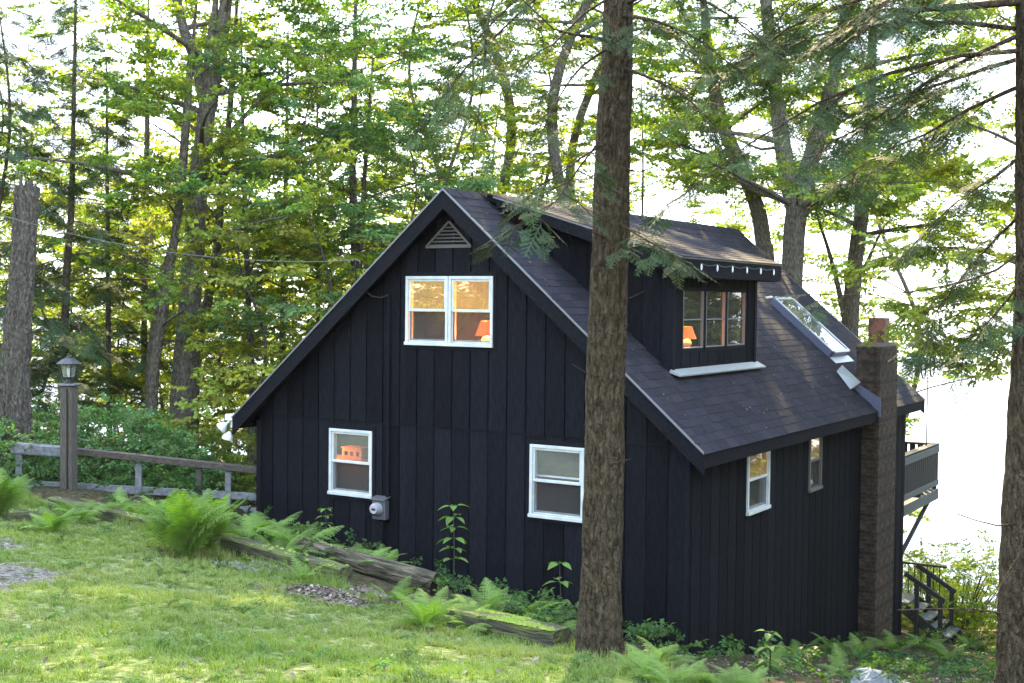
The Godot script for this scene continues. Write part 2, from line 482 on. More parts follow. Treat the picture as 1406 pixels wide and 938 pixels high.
# vertical boards on a wall: t maps (u, v, out) to the house, top(u) is the wall's upper edge
func boards(parent: Node3D, called: String, t: Transform3D, u0: float, u1: float, pitch: float, gap: float, v0: float, v1: float, top: Callable, holes: Array, d0: float, d1: float, keys: Array, breaks := [], merged := false) -> void:
	var all := MB.new()
	var cuts := []
	var u := u0
	while u < u1 - 0.01:
		cuts.append([u + gap / 2, minf(u + pitch, u1) - gap / 2])
		u += pitch
	for cu in cuts:
		var edges := [cu[0], cu[1]]
		for h: Rect2 in holes:
			for e in [h.position.x, h.end.x]:
				if e > cu[0] + 0.004 and e < cu[1] - 0.004:
					edges.append(e)
		for e in breaks:
			if e > cu[0] + 0.004 and e < cu[1] - 0.004:
				edges.append(e)
		edges.sort()
		for i in edges.size() - 1:
			var a: float = edges[i]
			var b: float = edges[i + 1]
			var mid := (a + b) / 2
			var spans := [[v0, 99.0]]
			for h: Rect2 in holes:
				if mid > h.position.x and mid < h.end.x:
					var s2 := []
					for s in spans:
						if h.end.y <= s[0] or h.position.y >= s[1]:
							s2.append(s)
						else:
							if h.position.y > s[0] + 0.01:
								s2.append([s[0], h.position.y])
							if h.end.y < s[1] - 0.01:
								s2.append([h.end.y, s[1]])
					spans = s2
			for s in spans:
				var ya: float = minf(s[1], minf(v1, top.call(a)))
				var yb: float = minf(s[1], minf(v1, top.call(b)))
				if maxf(ya, yb) < s[0] + 0.012:
					continue
				ya = maxf(ya, s[0] + 0.002)
				yb = maxf(yb, s[0] + 0.002)
				var mb := all if merged else MB.new()
				mb.hexa([t * Vector3(a, s[0], d1), t * Vector3(b, s[0], d1), t * Vector3(b, s[0], d0), t * Vector3(a, s[0], d0), t * Vector3(a, ya, d1), t * Vector3(b, yb, d1), t * Vector3(b, yb, d0), t * Vector3(a, ya, d0)])
				if not merged:
					put(mb, called, M[keys[rng.randi() % keys.size()]], parent)
	if merged:
		put(all, called, M[keys[0]], parent)

# double-hung window in a hole (u, v rectangle); t maps (u, v, out)
func window(parent: Node3D, called: String, t: Transform3D, r: Rect2, frame_m: Material, label := "", glass_only := false, coated := false) -> Node3D:
	var w := Node3D.new()
	w.name = called
	parent.add_child(w, true)
	if label:
		w.set_meta("label", label)
	var a := r.position
	var b := r.end
	var f := 0.045
	var bar := func(nm: String, ua: float, va: float, ub: float, vb: float, da: float, db: float) -> void:
		var mb := MB.new()
		mb.chamfer(t * Transform3D(Basis(), Vector3((ua + ub) / 2, (va + vb) / 2, (da + db) / 2)), Vector3(ub - ua, vb - va, db - da), 0.005)
		put(mb, nm, frame_m, w)
	bar.call("frame", a.x, a.y + 0.05, a.x + f, b.y - f, -0.10, 0.045)
	bar.call("frame", b.x - f, a.y + 0.05, b.x, b.y - f, -0.10, 0.045)
	bar.call("frame", a.x, b.y - f, b.x, b.y, -0.10, 0.045)
	bar.call("sill", a.x - 0.008, a.y, b.x + 0.008, a.y + 0.05, -0.10, 0.065)
	var mid := (a.y + b.y) / 2 + 0.01
	var s := 0.032
	var low := a.y + 0.05
	var high := b.y - f
	var l := a.x + f
	var rgt := b.x - f
	# upper sash in the outer track, lower one behind it under an insect screen
	for q in [[mid - 0.02, high, 0.0, 0.03], [low, mid + 0.015, -0.045, -0.012]]:
		bar.call("sash", l, q[0], l + s, q[1], q[2], q[3])
		bar.call("sash", rgt - s, q[0], rgt, q[1], q[2], q[3])
		bar.call("sash", l + s, q[0], rgt - s, q[0] + s + 0.008, q[2], q[3])
		bar.call("sash", l + s, q[1] - s, rgt - s, q[1], q[2], q[3])
		for dz in [0.003, 0.007, 0.018, 0.022]:
			var g := MB.new()
			var zc: float = q[2] + dz
			g.quad(t * Vector3(l + s - 0.004, q[0] + s, zc), t * Vector3(rgt - s + 0.004, q[0] + s, zc), t * Vector3(rgt - s + 0.004, q[1] - s + 0.004, zc), t * Vector3(l + s - 0.004, q[1] - s + 0.004, zc))
			put(g, "pane", M.coated_glass if coated and q[2] == 0.0 and dz == 0.022 else M.glass, w)
	if not glass_only:
		bar.call("screen_frame", l + 0.002, low + 0.002, l + 0.018, mid - 0.022, 0.004, 0.014)
		bar.call("screen_frame", rgt - 0.018, low + 0.002, rgt - 0.002, mid - 0.022, 0.004, 0.014)
		bar.call("screen_frame", l + 0.018, low + 0.002, rgt - 0.018, low + 0.02, 0.004, 0.014)
		var g := MB.new()
		g.quad(t * Vector3(l + 0.016, low + 0.018, 0.009), t * Vector3(rgt - 0.016, low + 0.018, 0.009), t * Vector3(rgt - 0.016, mid - 0.022, 0.009), t * Vector3(l + 0.016, mid - 0.022, 0.009))
		put(g, "insect_screen", M.insect_screen, w)
	return w

func part(parent: Node3D, called: String) -> Node3D:
	var o := Node3D.new()
	o.name = called
	parent.add_child(o, true)
	return o

# shingle courses on a plane: o is the eave corner, along the eave, up the slope, out the normal
func shingles(parent: Node3D, o: Vector3, along: Vector3, up: Vector3, length: float, slope: float, exposure: float, width: float, skip: Callable, most: int, called := "shingle") -> void:
	var out := along.cross(up).normalized()
	if out.y < 0:
		out = -out
	var eye := Vector3(13.806, 2.950, 14.886)
	var list := []
	var rows := int(ceil(slope / exposure))
	for r in rows:
		var s0 := r * exposure - (0.02 if r == 0 else 0.0)
		var s1 := minf((r + 1) * exposure + 0.03, slope)
		var u := -width * (0.5 if r % 2 else 0.0) - rr(0.0, 0.05)
		while u < length:
			var w2 := width * rr(0.985, 1.015)
			var ua := maxf(u + 0.0025, -0.012)
			var ub := minf(u + w2 - 0.0025, length + 0.012)
			u += w2
			if ub - ua < 0.03:
				continue
			var mid := o + along * ((ua + ub) / 2) + up * ((s0 + s1) / 2)
			if skip.call(mid):
				continue
			list.append([mid.distance_squared_to(eye), ua, ub, s0 + rr(-0.003, 0.003), s1, rng.randi() % 5, rr(0.007, 0.011)])
	list.sort_custom(func(a, b): return a[0] < b[0])
	var rest := []
	for k in 5:
		rest.append(MB.new())
	for i in list.size():
		var q = list[i]
		var mb: MB = MB.new() if i < most else rest[q[5]]
		var lowp: Vector3 = o + up * q[3]
		var hip: Vector3 = o + up * q[4]
		var th: float = q[6]
		var a: Vector3 = along * q[1]
		var b: Vector3 = along * q[2]
		mb.hexa([lowp + a, lowp + b, hip + b + out * 0.001, hip + a + out * 0.001, lowp + a + out * th, lowp + b + out * th, hip + b + out * 0.004, hip + a + out * 0.004])
		if i < most:
			put(mb, called, M["shingle_%d" % q[5]], parent)
	for k in 5:
		if rest[k].v.size():
			put(rest[k], "far_shingles" if most else called + "s", M["shingle_%d" % k], parent).set_meta("kind", "stuff")

func cabin() -> void:
	var house := thing("cabin", "navy black board-sided cabin with steep shingled roof, dormer and brick chimney", "cabin")
	var gable := Transform3D()
	var side := Transform3D(Basis(Vector3(0, 0, -1), Vector3.UP, Vector3.RIGHT), Vector3(W, 0, 0))
	var SK := ["siding_0", "siding_1", "siding_1", "siding_2", "siding_3"]
	var SS := SK
	var ul := Rect2(2.845, 2.285, 0.742, 0.99)
	var ur := Rect2(3.595, 2.285, 0.744, 0.99)
	var ll := Rect2(1.439, 0.0, 0.815, 0.995)
	var lr := Rect2(4.957, 0.0, 0.842, 0.995)
	var both := Rect2(2.845, 2.285, 1.494, 0.99)
	var holes := [both, ll, lr]
	var vent := Rect2(3.18, 3.68, 0.80, 0.40)
	var under := func(x: float) -> float: return roof_y(x) - 0.19
	# front wall: core, indoor lining, boards below and above the seam
	var fw := part(house, "front_wall")
	boards(fw, "wall_core", gable, 0, W, W, 0, -2.2, 9, under, holes, -0.10, -0.002, ["core"], [W / 2], true)
	boards(fw, "lining", gable, 0.14, W - 0.14, W, 0, -1.2, 9, func(x): return roof_y(x) - 0.24, holes, -0.13, -0.103, ["panelling"], [W / 2], true)
	boards(fw, "siding_board", gable, 0, W, 0.305, 0.026, -2.2, 1.105, under, holes, 0.0, 0.016, SK, [W / 2])
	boards(fw, "siding_board", gable, 0, W, 0.305, 0.026, 1.125, 9, under, [both, ], 0.003, 0.024, SK, [W / 2])
	var mb := MB.new()
	mb.box(Vector3(0.001, 1.108, 0.0), Vector3(W - 0.001, 1.122, 0.012))
	put(mb, "seam_flashing", M.core, fw)
	# flat casing round the windows
	for r: Rect2 in holes:
		for q in [[r.position.x - 0.055, r.position.y - 0.05, r.position.x - 0.002, r.end.y + 0.06], [r.end.x + 0.002, r.position.y - 0.05, r.end.x + 0.055, r.end.y + 0.06], [r.position.x - 0.002, r.end.y + 0.002, r.end.x + 0.002, r.end.y + 0.06], [r.position.x - 0.002, r.position.y - 0.05, r.end.x + 0.002, r.position.y - 0.002]]:
			mb = MB.new()
			mb.box(Vector3(q[0], q[1], 0.017), Vector3(q[2], q[3], 0.034))
			put(mb, "casing", M.trim, fw)
	# corner boards
	for q in [[-0.02, 0.07, 0.018, 0.04], [W - 0.07, W + 0.0, 0.018, 0.04]]:
		mb = MB.new()
		mb.box(Vector3(q[0], -2.2, q[2]), Vector3(q[1], 1.03, q[3]))
		put(mb, "corner_board", M.trim, fw)
	window(house, "window", gable, ul, M.white_vinyl, "upper left window, dark inside", false, true)
	window(house, "window", gable, ur, M.white_vinyl, "upper window with the glowing orange lamp behind it", false, true)
	window(house, "window", gable, ll, M.white_vinyl, "lower window nearest the meter")
	window(house, "window", gable, lr, M.white_vinyl, "lower window beside the near trunk")
	# louvred vent under the ridge
	var vt := part(house, "gable_vent")
	var va := Vector3(3.59, 4.045, 0.03)
	var vb := Vector3(3.19, 3.685, 0.03)
	var vc := Vector3(3.97, 3.685, 0.03)
	for e in [[va, vb], [vc, va], [vb, vc]]:
		mb = MB.new()
		mb.beam(e[0], e[1], 0.03, 0.03, 0.004, Vector3.BACK)
		put(mb, "vent_frame", M.taupe, vt)
	for k in 6:
		var y := 3.715 + k * 0.05
		var hw := (4.03 - y) / 0.36 * 0.385
		mb = MB.new()
		mb.beam(Vector3(3.585 - hw, y, 0.026), Vector3(3.585 + hw, y, 0.026), 0.035, 0.006, 0.001, Vector3(0, 0.7, 0.7))
		put(mb, "slat", M.taupe, vt)
	# right wall
	var sw := part(house, "side_wall")
	var s1 := Rect2(1.87, -0.02, 0.86, 0.95)
	var s2 := Rect2(4.50, -0.02, 0.60, 0.95)
	var sh := [s1, s2]
	var eav := func(_u: float) -> float: return 1.12
	boards(sw, "wall_core", side, 0.10, 10.3, 11, 0, -4.6, 9, eav, sh, -0.10, -0.002, ["core"], [], true)
	boards(sw, "lining", side, 0.14, 10.3, 11, 0, -1.2, 9, eav, sh, -0.13, -0.103, ["panelling"], [], true)
	boards(sw, "siding_board", side, 0, 10.3, 0.305, 0.02, -4.6, 9, eav, sh, 0.0, 0.016, SS, [])
	window(house, "window", side, s1, M.white_vinyl, "white framed window on the long side wall", false, true)
	window(house, "window", side, s2, M.taupe, "narrow window on the long side wall", false, true)
	# left and far walls, floors, partitions indoors
	mb = MB.new()
	mb.box(Vector3(0, -3.0, -10.3), Vector3(0.14, 1.12, -0.102))
	put(mb, "left_wall", M.siding_1, house)
	mb = MB.new()
	var fz := -10.3
	mb.hexa([Vector3(0.14, -4.6, fz + 0.14), Vector3(W - 0.135, -4.6, fz + 0.14), Vector3(W - 0.135, -4.6, fz), Vector3(0.14, -4.6, fz), Vector3(0.14, 1.1, fz + 0.14), Vector3(W - 0.135, 1.1, fz + 0.14), Vector3(W - 0.135, 1.1, fz), Vector3(0.14, 1.1, fz)])
	mb.hexa([Vector3(0.14, 1.101, fz + 0.14), Vector3(W - 0.135, 1.101, fz + 0.14), Vector3(W - 0.135, 1.101, fz), Vector3(0.14, 1.101, fz), Vector3(W / 2 - 0.01, 4.2, fz + 0.14), Vector3(W / 2 + 0.01, 4.2, fz + 0.14), Vector3(W / 2 + 0.01, 4.2, fz), Vector3(W / 2 - 0.01, 4.2, fz)])
	put(mb, "far_wall", M.deck_wood, house)
	for q in [["upper_floor", 0.96, 1.09], ["lower_floor", -1.15, -1.0]]:
		mb = MB.new()
		mb.box(Vector3(0.142, q[1], -10.15), Vector3(W - 0.135, q[2], -0.135))
		put(mb, q[0], M.floor_wood, house)
	mb = MB.new()
	mb.box(Vector3(0.15, -0.99, -2.9), Vector3(W - 0.14, 0.95, -2.8))
	put(mb, "partition", M.panelling, house)
	mb = MB.new()
	mb.hexa([Vector3(0.5, 1.095, -2.8), Vector3(W - 0.5, 1.095, -2.8), Vector3(W - 0.5, 1.095, -2.9), Vector3(0.5, 1.095, -2.9), Vector3(W / 2 - 0.35, 3.8, -2.8), Vector3(W / 2 + 0.35, 3.8, -2.8), Vector3(W / 2 + 0.35, 3.8, -2.9), Vector3(W / 2 - 0.35, 3.8, -2.9)])
	put(mb, "partition", M.panelling, house)
	# roof
	var roof := part(house, "roof")
	var deck := func(x0: float, x1: float, z0: float, z1: float) -> void:
		var d := MB.new()
		var ya := roof_y(x0) - 0.012
		var yb := roof_y(x1) - 0.012
		d.hexa([Vector3(x0, ya - 0.15, z0), Vector3(x1, yb - 0.15, z0), Vector3(x1, yb - 0.15, z1), Vector3(x0, ya - 0.15, z1), Vector3(x0, ya, z0), Vector3(x1, yb, z0), Vector3(x1, yb, z1), Vector3(x0, ya, z1)])
		put(d, "roof_deck", M.trim, roof)
	var mx := W / 2
	deck.call(mx - EAVE + 0.01, mx, FRONT - 0.04, BACK + 0.04)
	deck.call(mx, mx + EAVE - 0.01, FRONT - 0.04, -1.0)
	deck.call(6.5, mx + EAVE - 0.01, -1.0, -4.05)
	deck.call(mx, mx + EAVE - 0.01, -4.05, BACK + 0.04)
	for zz in [FRONT, BACK + 0.035]:
		for sd in [-1.0, 1.0]:
			mb = MB.new()
			var xe: float = mx + sd * EAVE
			var za: float = zz
			var zb: float = zz - 0.035
			var lo := minf(xe, mx)
			var hi := maxf(xe, mx)
			var yl := roof_y(lo) - 0.016
			var yh := roof_y(hi) - 0.016
			mb.hexa([Vector3(lo, yl - 0.27, za), Vector3(hi, yh - 0.27, za), Vector3(hi, yh - 0.27, zb), Vector3(lo, yl - 0.27, zb), Vector3(lo, yl, za), Vector3(hi, yh, za), Vector3(hi, yh, zb), Vector3(lo, yl, zb)])
			put(mb, "rake_board", M.trim, roof)
			mb = MB.new()
			var k := 0.016 if zz > 0 else -0.016
			za = maxf(zz, zz + k) if zz > 0 else zz - 0.035
			zb = za - 0.016
			yl += 0.018
			yh += 0.018
			mb.hexa([Vector3(lo, yl - 0.03, za), Vector3(hi, yh - 0.03, za), Vector3(hi, yh - 0.03, zb), Vector3(lo, yl - 0.03, zb), Vector3(lo, yl, za), Vector3(hi, yh, za), Vector3(hi, yh, zb), Vector3(lo, yl, zb)])
			put(mb, "drip_edge", M.metal_edge, roof)
	for sd in [-1.0, 1.0]:
		mb = MB.new()
		var xe: float = mx + sd * EAVE
		mb.box(Vector3(minf(xe, xe - sd * 0.03), roof_y(xe) - 0.20, BACK + 0.04), Vector3(maxf(xe, xe - sd * 0.03), roof_y(xe) - 0.014, FRONT - 0.04))
		put(mb, "eave_board", M.trim, roof)
	var ang := atan(SL)
	var up := Vector3(-cos(ang), sin(ang), 0)
	var slope := EAVE / cos(ang)
	var hidden := func(p: Vector3) -> bool:
		return p.x < 6.63 and p.x > mx + 0.15 and p.z < -0.97 and p.z > -4.05 or p.x > 7.22 and p.z < -7.33 and p.z > -8.52 or p.x > 5.5 and p.x < 6.56 and p.z < -7.84 and p.z > -8.72
	shingles(roof, Vector3(mx + EAVE, roof_y(mx + EAVE) - 0.010, FRONT), Vector3(0, 0, -1), up, FRONT - BACK, slope, 0.143, 0.305, hidden, 300)
	shingles(roof, Vector3(mx - EAVE, roof_y(mx - EAVE) - 0.010, BACK), Vector3(0, 0, 1), Vector3(-up.x, up.y, 0), FRONT - BACK, slope, 0.143, 0.61, func(_p): return false, 0, "left_shingle")
	mb = MB.new()
	for k in 36:
		var z0 := FRONT - k * 0.305
		for sd in [-1.0, 1.0]:
			var e := Vector3(sd * 0.14, -0.14 * SL, 0)
			var c0 := Vector3(mx, APEX + 0.012, z0)
			var c1 := Vector3(mx, APEX + 0.006, z0 - 0.30)
			if sd > 0:
				mb.quad(c0, c0 + e, c1 + e, c1)
			else:
				mb.quad(c0, c1, c1 + e, c0 + e)
			mb.quad(c0 + e, c0, c0 - Vector3(0, 0.008, 0), c0 + e - Vector3(0, 0.008, 0))
	put(mb, "ridge_caps", M.shingle_2, roof).set_meta("kind", "stuff")
	# dormer
	var dm := part(house, "dormer")
	var ds := 0.300
	var droof := func(x: float) -> float: return APEX + 0.03 - ds * (x - mx)
	var face := Transform3D(Basis(Vector3(0, 0, -1), Vector3.UP, Vector3.RIGHT), Vector3(6.58, 0, 0))
	var dh := Rect2(1.25, 2.25, 2.40, 0.90)
	var dtop := func(_u: float) -> float: return 3.50
	boards(dm, "face_core", face, 1.06, 4.05, 4, 0, 1.9, 9, dtop, [dh], -0.09, -0.002, ["core"], [], true)
	boards(dm, "face_board", face, 0.96, 4.05, 0.305, 0.02, 1.9, 9, dtop, [dh], 0.0, 0.016, SS, [])
	for zc in [-0.96, -3.95]:
		var ck := Transform3D(Basis(), Vector3(0, 0, zc))
		for pass_ in 2:
			var x := 4.15
			while x < 6.57:
				var xb := minf(x + 0.285, 6.575)
				var g := 0.01 if pass_ == 1 else 0.0
				mb = MB.new()
				var za := 0.0 if pass_ == 1 else -0.002
				var zb := -0.014 if pass_ == 1 else -0.09
				if pass_ == 1 and zc < -2:
					break
				if pass_ == 1:
					za = 0.014; zb = 0.0
				var xa := x + g
				xb -= g
				mb.hexa([ck * Vector3(xa, roof_y(xa) - 0.2, za), ck * Vector3(xb, roof_y(xb) - 0.2, za), ck * Vector3(xb, roof_y(xb) - 0.2, zb), ck * Vector3(xa, roof_y(xa) - 0.2, zb), ck * Vector3(xa, droof.call(xa) - 0.1, za), ck * Vector3(xb, droof.call(xb) - 0.1, za), ck * Vector3(xb, droof.call(xb) - 0.1, zb), ck * Vector3(xa, droof.call(xa) - 0.1, zb)])
				put(mb, "cheek_board" if pass_ == 1 else "cheek_core", M[SK[rng.randi() % 4]] if pass_ == 1 else M.core, dm)
				x += 0.285
	mb = MB.new()
	mb.box(Vector3(6.50, 1.95, -1.02), Vector3(6.615, 3.5, -0.94))
	put(mb, "corner_board", M.trim, dm)
	mb = MB.new()
	mb.box(Vector3(6.50, 1.95, -4.06), Vector3(6.615, 3.5, -3.97))
	put(mb, "corner_board", M.trim, dm)
	# three casements with a bar across each
	var bar := func(nm: String, ua: float, va: float, ub: float, vb_: float, da: float, db: float, m: Material) -> void:
		var b := MB.new()
		b.chamfer(face * Transform3D(Basis(), Vector3((ua + ub) / 2, (va + vb_) / 2, (da + db) / 2)), Vector3(ub - ua, vb_ - va, db - da), 0.003)
		put(b, nm, m, dm)
	for k in 3:
		var u0 := 1.25 + k * 0.80
		var u1 := u0 + 0.79
		bar.call("casement_frame", u0, 2.25, u0 + 0.045, 3.15, -0.05, 0.02, M.trim)
		bar.call("casement_frame", u1 - 0.045, 2.25, u1, 3.15, -0.05, 0.02, M.trim)
		bar.call("casement_frame", u0 + 0.045, 2.25, u1 - 0.045, 2.30, -0.05, 0.02, M.trim)
		bar.call("casement_frame", u0 + 0.045, 3.10, u1 - 0.045, 3.15, -0.05, 0.02, M.trim)
		bar.call("glazing_bar", u0 + 0.045, 2.69, u1 - 0.045, 2.71, -0.02, 0.012, M.dark_sash)
		bar.call("glazing_bar", u0 + 0.045, 2.30, u0 + 0.062, 3.10, -0.02, 0.022, M.dark_sash)
		bar.call("glazing_bar", u1 - 0.062, 2.30, u1 - 0.045, 3.10, -0.02, 0.022, M.dark_sash)
		bar.call("glazing_bar", u0 + 0.062, 2.30, u1 - 0.062, 2.316, -0.02, 0.022, M.dark_sash if k else M.metal_edge)
		var gq := MB.new()
		gq.quad(face * Vector3(u0 + 0.04, 2.29, -0.01), face * Vector3(u1 - 0.04, 2.29, -0.01), face * Vector3(u1 - 0.04, 3.11, -0.01), face * Vector3(u0 + 0.04, 3.11, -0.01))
		put(gq, "pane", M.glass, dm)
	mb = MB.new()
	var pf := face * Vector3(0.88, 1.985, 0.0)
	mb.hexa([face * Vector3(0.9, 1.935, 0.16), face * Vector3(4.15, 1.935, 0.16), face * Vector3(4.15, 1.99, 0.0), face * Vector3(0.9, 1.99, 0.0), face * Vector3(0.9, 1.955, 0.165), face * Vector3(4.15, 1.955, 0.165), face * Vector3(4.15, 2.03, 0.018), face * Vector3(0.9, 2.03, 0.018)])
	put(mb, "sill_flashing", M.flashing, dm)
	# dormer roof: slab, fascia, drip edge, shingles
	var dx := 6.87
	var dz0 := -0.62
	var dz1 := -4.42
	mb = MB.new()
	var y0: float = droof.call(mx + 0.12) - 0.012
	var y1: float = droof.call(dx) - 0.012
	mb.hexa([Vector3(mx + 0.12, y0 - 0.09, dz0 - 0.04), Vector3(dx - 0.04, y1 - 0.08, dz0 - 0.04), Vector3(dx - 0.04, y1 - 0.08, dz1 + 0.04), Vector3(mx + 0.12, y0 - 0.09, dz1 + 0.04), Vector3(mx + 0.12, y0, dz0 - 0.04), Vector3(dx - 0.04, y1 + 0.012, dz0 - 0.04), Vector3(dx - 0.04, y1 + 0.012, dz1 + 0.04), Vector3(mx + 0.12, y0, dz1 + 0.04)])
	put(mb, "dormer_deck", M.trim, dm)
	for zz in [dz0, dz1 + 0.04]:
		mb = MB.new()
		var xs := mx + 0.30
		var ya: float = droof.call(xs) - 0.012
		mb.hexa([Vector3(xs, ya - 0.13, zz), Vector3(dx, y1 - 0.26, zz), Vector3(dx, y1 - 0.26, zz - 0.035), Vector3(xs, ya - 0.13, zz - 0.035), Vector3(xs, ya, zz), Vector3(dx, y1, zz), Vector3(dx, y1, zz - 0.035), Vector3(xs, ya, zz - 0.035)])
		put(mb, "fascia", M.trim, dm)
	mb = MB.new()
	mb.box(Vector3(dx - 0.035, y1 - 0.26, dz1 + 0.041), Vector3(dx, y1, dz0 - 0.036))
	put(mb, "fascia", M.trim, dm)
	mb = MB.new()
	mb.box(Vector3(6.58, y1 - 0.27, dz1 + 0.05), Vector3(dx - 0.036, y1 - 0.25, dz0 - 0.04))
	put(mb, "soffit", M.core, dm)
	mb = MB.new()
	mb.box(Vector3(dx, y1 - 0.02, dz1), Vector3(dx + 0.014, y1 + 0.006, dz0 + 0.014))
	put(mb, "drip_edge", M.metal_edge, dm)
	mb = MB.new()
	var xs2 := mx + 0.25
	var yz: float = droof.call(xs2) - 0.012
	mb.hexa([Vector3(xs2, yz - 0.02, dz0 + 0.014), Vector3(dx, y1 - 0.02, dz0 + 0.014), Vector3(dx, y1 - 0.02, dz0), Vector3(xs2, yz - 0.02, dz0), Vector3(xs2, yz + 0.006, dz0 + 0.014), Vector3(dx, y1 + 0.006, dz0 + 0.014), Vector3(dx, y1 + 0.006, dz0), Vector3(xs2, yz + 0.006, dz0)])
	put(mb, "drip_edge", M.metal_edge, dm)
	var da := atan(ds)
	shingles(dm, Vector3(dx + 0.02, y1 + 0.004, dz0 + 0.015), Vector3(0, 0, -1), Vector3(-cos(da), sin(da), 0), dz0 - dz1 + 0.03, (dx - mx) / cos(da), 0.143, 0.305, func(_p): return false, 0, "dormer_shingle")
	# skylight
	var sk := part(house, "skylight")
	var on := func(x: float, z: float, lift: float) -> Vector3: return Vector3(x, roof_y(x), z) + Vector3(sin(ang), cos(ang), 0) * lift
	for q in [[5.46, -7.80, 6.58, -7.80], [5.46, -8.75, 6.58, -8.75]]:
		mb = MB.new()
		mb.beam(on.call(q[0], q[1], 0.05), on.call(q[2], q[3], 0.05), 0.06, 0.13, 0.006, Vector3(sin(ang), cos(ang), 0))
		put(mb, "curb", M.lead, sk)
		mb = MB.new()
		mb.beam(on.call(q[0], q[1], 0.125), on.call(q[2], q[3], 0.125), 0.07, 0.02, 0.004, Vector3(sin(ang), cos(ang), 0))
		put(mb, "frame", M.flashing, sk)
	for xq in [5.46, 6.58]:
		mb = MB.new()
		mb.beam(on.call(xq, -7.835, 0.05), on.call(xq, -8.715, 0.05), 0.06, 0.13, 0.006, Vector3(sin(ang), cos(ang), 0))
		put(mb, "curb", M.lead, sk)
		mb = MB.new()
		mb.beam(on.call(xq, -7.84, 0.125), on.call(xq, -8.71, 0.125), 0.07, 0.02, 0.004, Vector3(sin(ang), cos(ang), 0))
		put(mb, "frame", M.flashing, sk)
	mb = MB.new()
	mb.quad(on.call(6.56, -7.82, 0.118), on.call(6.56, -8.73, 0.118), on.call(5.48, -8.73, 0.118), on.call(5.48, -7.82, 0.118))
	put(mb, "pane", M.glass, sk)
	mb = MB.new()
	mb.quad(on.call(6.56, -7.82, 0.03), on.call(6.56, -8.73, 0.03), on.call(5.48, -8.73, 0.03), on.call(5.48, -7.82, 0.03))
	put(mb, "shaft", M.panelling, sk)
	mb = MB.new()
	mb.beam(on.call(6.66, -7.75, 0.012), on.call(6.66, -8.85, 0.012), 0.16, 0.008, 0.002, Vector3(sin(ang), cos(ang), 0))
	put(mb, "apron_flashing", M.flashing, sk)
	mb = MB.new()
	mb.beam(on.call(5.38, -7.70, 0.03), on.call(5.38, -8.0, 0.06), 0.05, 0.02, 0.003, Vector3(sin(ang), cos(ang), 0))
	put(mb, "head_flashing", M.flashing, sk)
	# chimney: mortar core, bricks of their own, cap, clay flue, flashings
	var ch := part(house, "chimney")
	var cx0 := 7.22
	var cx1 := 7.635
	var cz0 := -7.35
	var cz1 := -8.48
	mb = MB.new()
	mb.box(Vector3(cx0 + 0.01, -4.6, cz1 + 0.01), Vector3(cx1 - 0.01, 2.2, cz0 - 0.01))
	put(mb, "mortar_core", M.mortar, ch)
	var count := 0
	var rest := [MB.new(), MB.new(), MB.new(), MB.new()]
	for r in 90:
		var yb := 2.2 - r * 0.075
		var ya := yb - 0.065
		var grow := 0.012 if r == 0 or r == 1 else 0.0
		var off := 0.0 if r % 2 else 0.105
		var list := []
		var zq := cz0 + grow + 0.004
		var first := true
		while zq > cz1 + 0.03:
			var L := (0.205 if not first or off == 0.0 else 0.10)
			var ze := maxf(zq - L, cz1 - grow)
			list.append([Vector3(cx1 - 0.09, ya, ze), Vector3(cx1 + grow + rr(0.0, 0.004), yb, zq)])
			zq = ze - 0.010
			first = false
		var xq := cx1 - 0.10
		first = true
		while xq > cx0 + 0.02:
			var L := (0.205 if not first or off > 0.0 else 0.10)
			var xe := maxf(xq - L, cx0 - grow)
			list.append([Vector3(xe, ya, cz0 - 0.09), Vector3(xq, yb, cz0 + grow + 0.004 + rr(0.0, 0.003))])
			xq = xe - 0.010
			first = false
		for q in list:
			var k := rng.randi() % 4
			if count < 300:
				mb = MB.new()
				mb.box(q[0], q[1])
				put(mb, "brick", M["brick_%d" % k], ch)
				count += 1
			else:
				rest[k].box(q[0], q[1])
	for k in 4:
		put(rest[k], "brickwork", M["brick_%d" % k], ch).set_meta("kind", "stuff")
	mb = MB.new()
	mb.hexa([Vector3(cx0 - 0.01, 2.201, cz0 + 0.012), Vector3(cx1 + 0.012, 2.201, cz0 + 0.012), Vector3(cx1 + 0.012, 2.201, cz1 - 0.012), Vector3(cx0 - 0.01, 2.201, cz1 - 0.012), Vector3(cx0 + 0.06, 2.26, cz0 - 0.08), Vector3(cx1 - 0.06, 2.26, cz0 - 0.08), Vector3(cx1 - 0.06, 2.26, cz1 + 0.08), Vector3(cx0 + 0.06, 2.26, cz1 + 0.08)])
	put(mb, "crown", M.mortar, ch)
	mb = MB.new()
	var f0 := Vector3(7.29, 2.24, -8.12)
	var f1 := Vector3(7.57, 2.70, -7.78)
	for q in [[f0, Vector3(f0.x + 0.03, f1.y, f1.z)], [Vector3(f1.x - 0.03, f0.y, f0.z), f1], [Vector3(f0.x + 0.03, f0.y, f0.z), Vector3(f1.x - 0.03, f1.y, f0.z + 0.03)], [Vector3(f0.x + 0.03, f0.y, f1.z - 0.03), Vector3(f1.x - 0.03, f1.y, f1.z)]]:
		mb.box(q[0], q[1])
	put(mb, "flue", M.flue_clay, ch)
	mb = MB.new()
	mb.hexa([on.call(7.20, -7.34, 0.01), on.call(7.20, -7.05, 0.012), on.call(6.86, -7.34, 0.012), on.call(6.86, -7.36, 0.01), on.call(7.20, -7.34, 0.16), on.call(7.20, -7.05, 0.018), on.call(6.86, -7.34, 0.018), on.call(6.86, -7.36, 0.16)])
	put(mb, "step_flashing", M.flashing, ch)
	mb = MB.new()
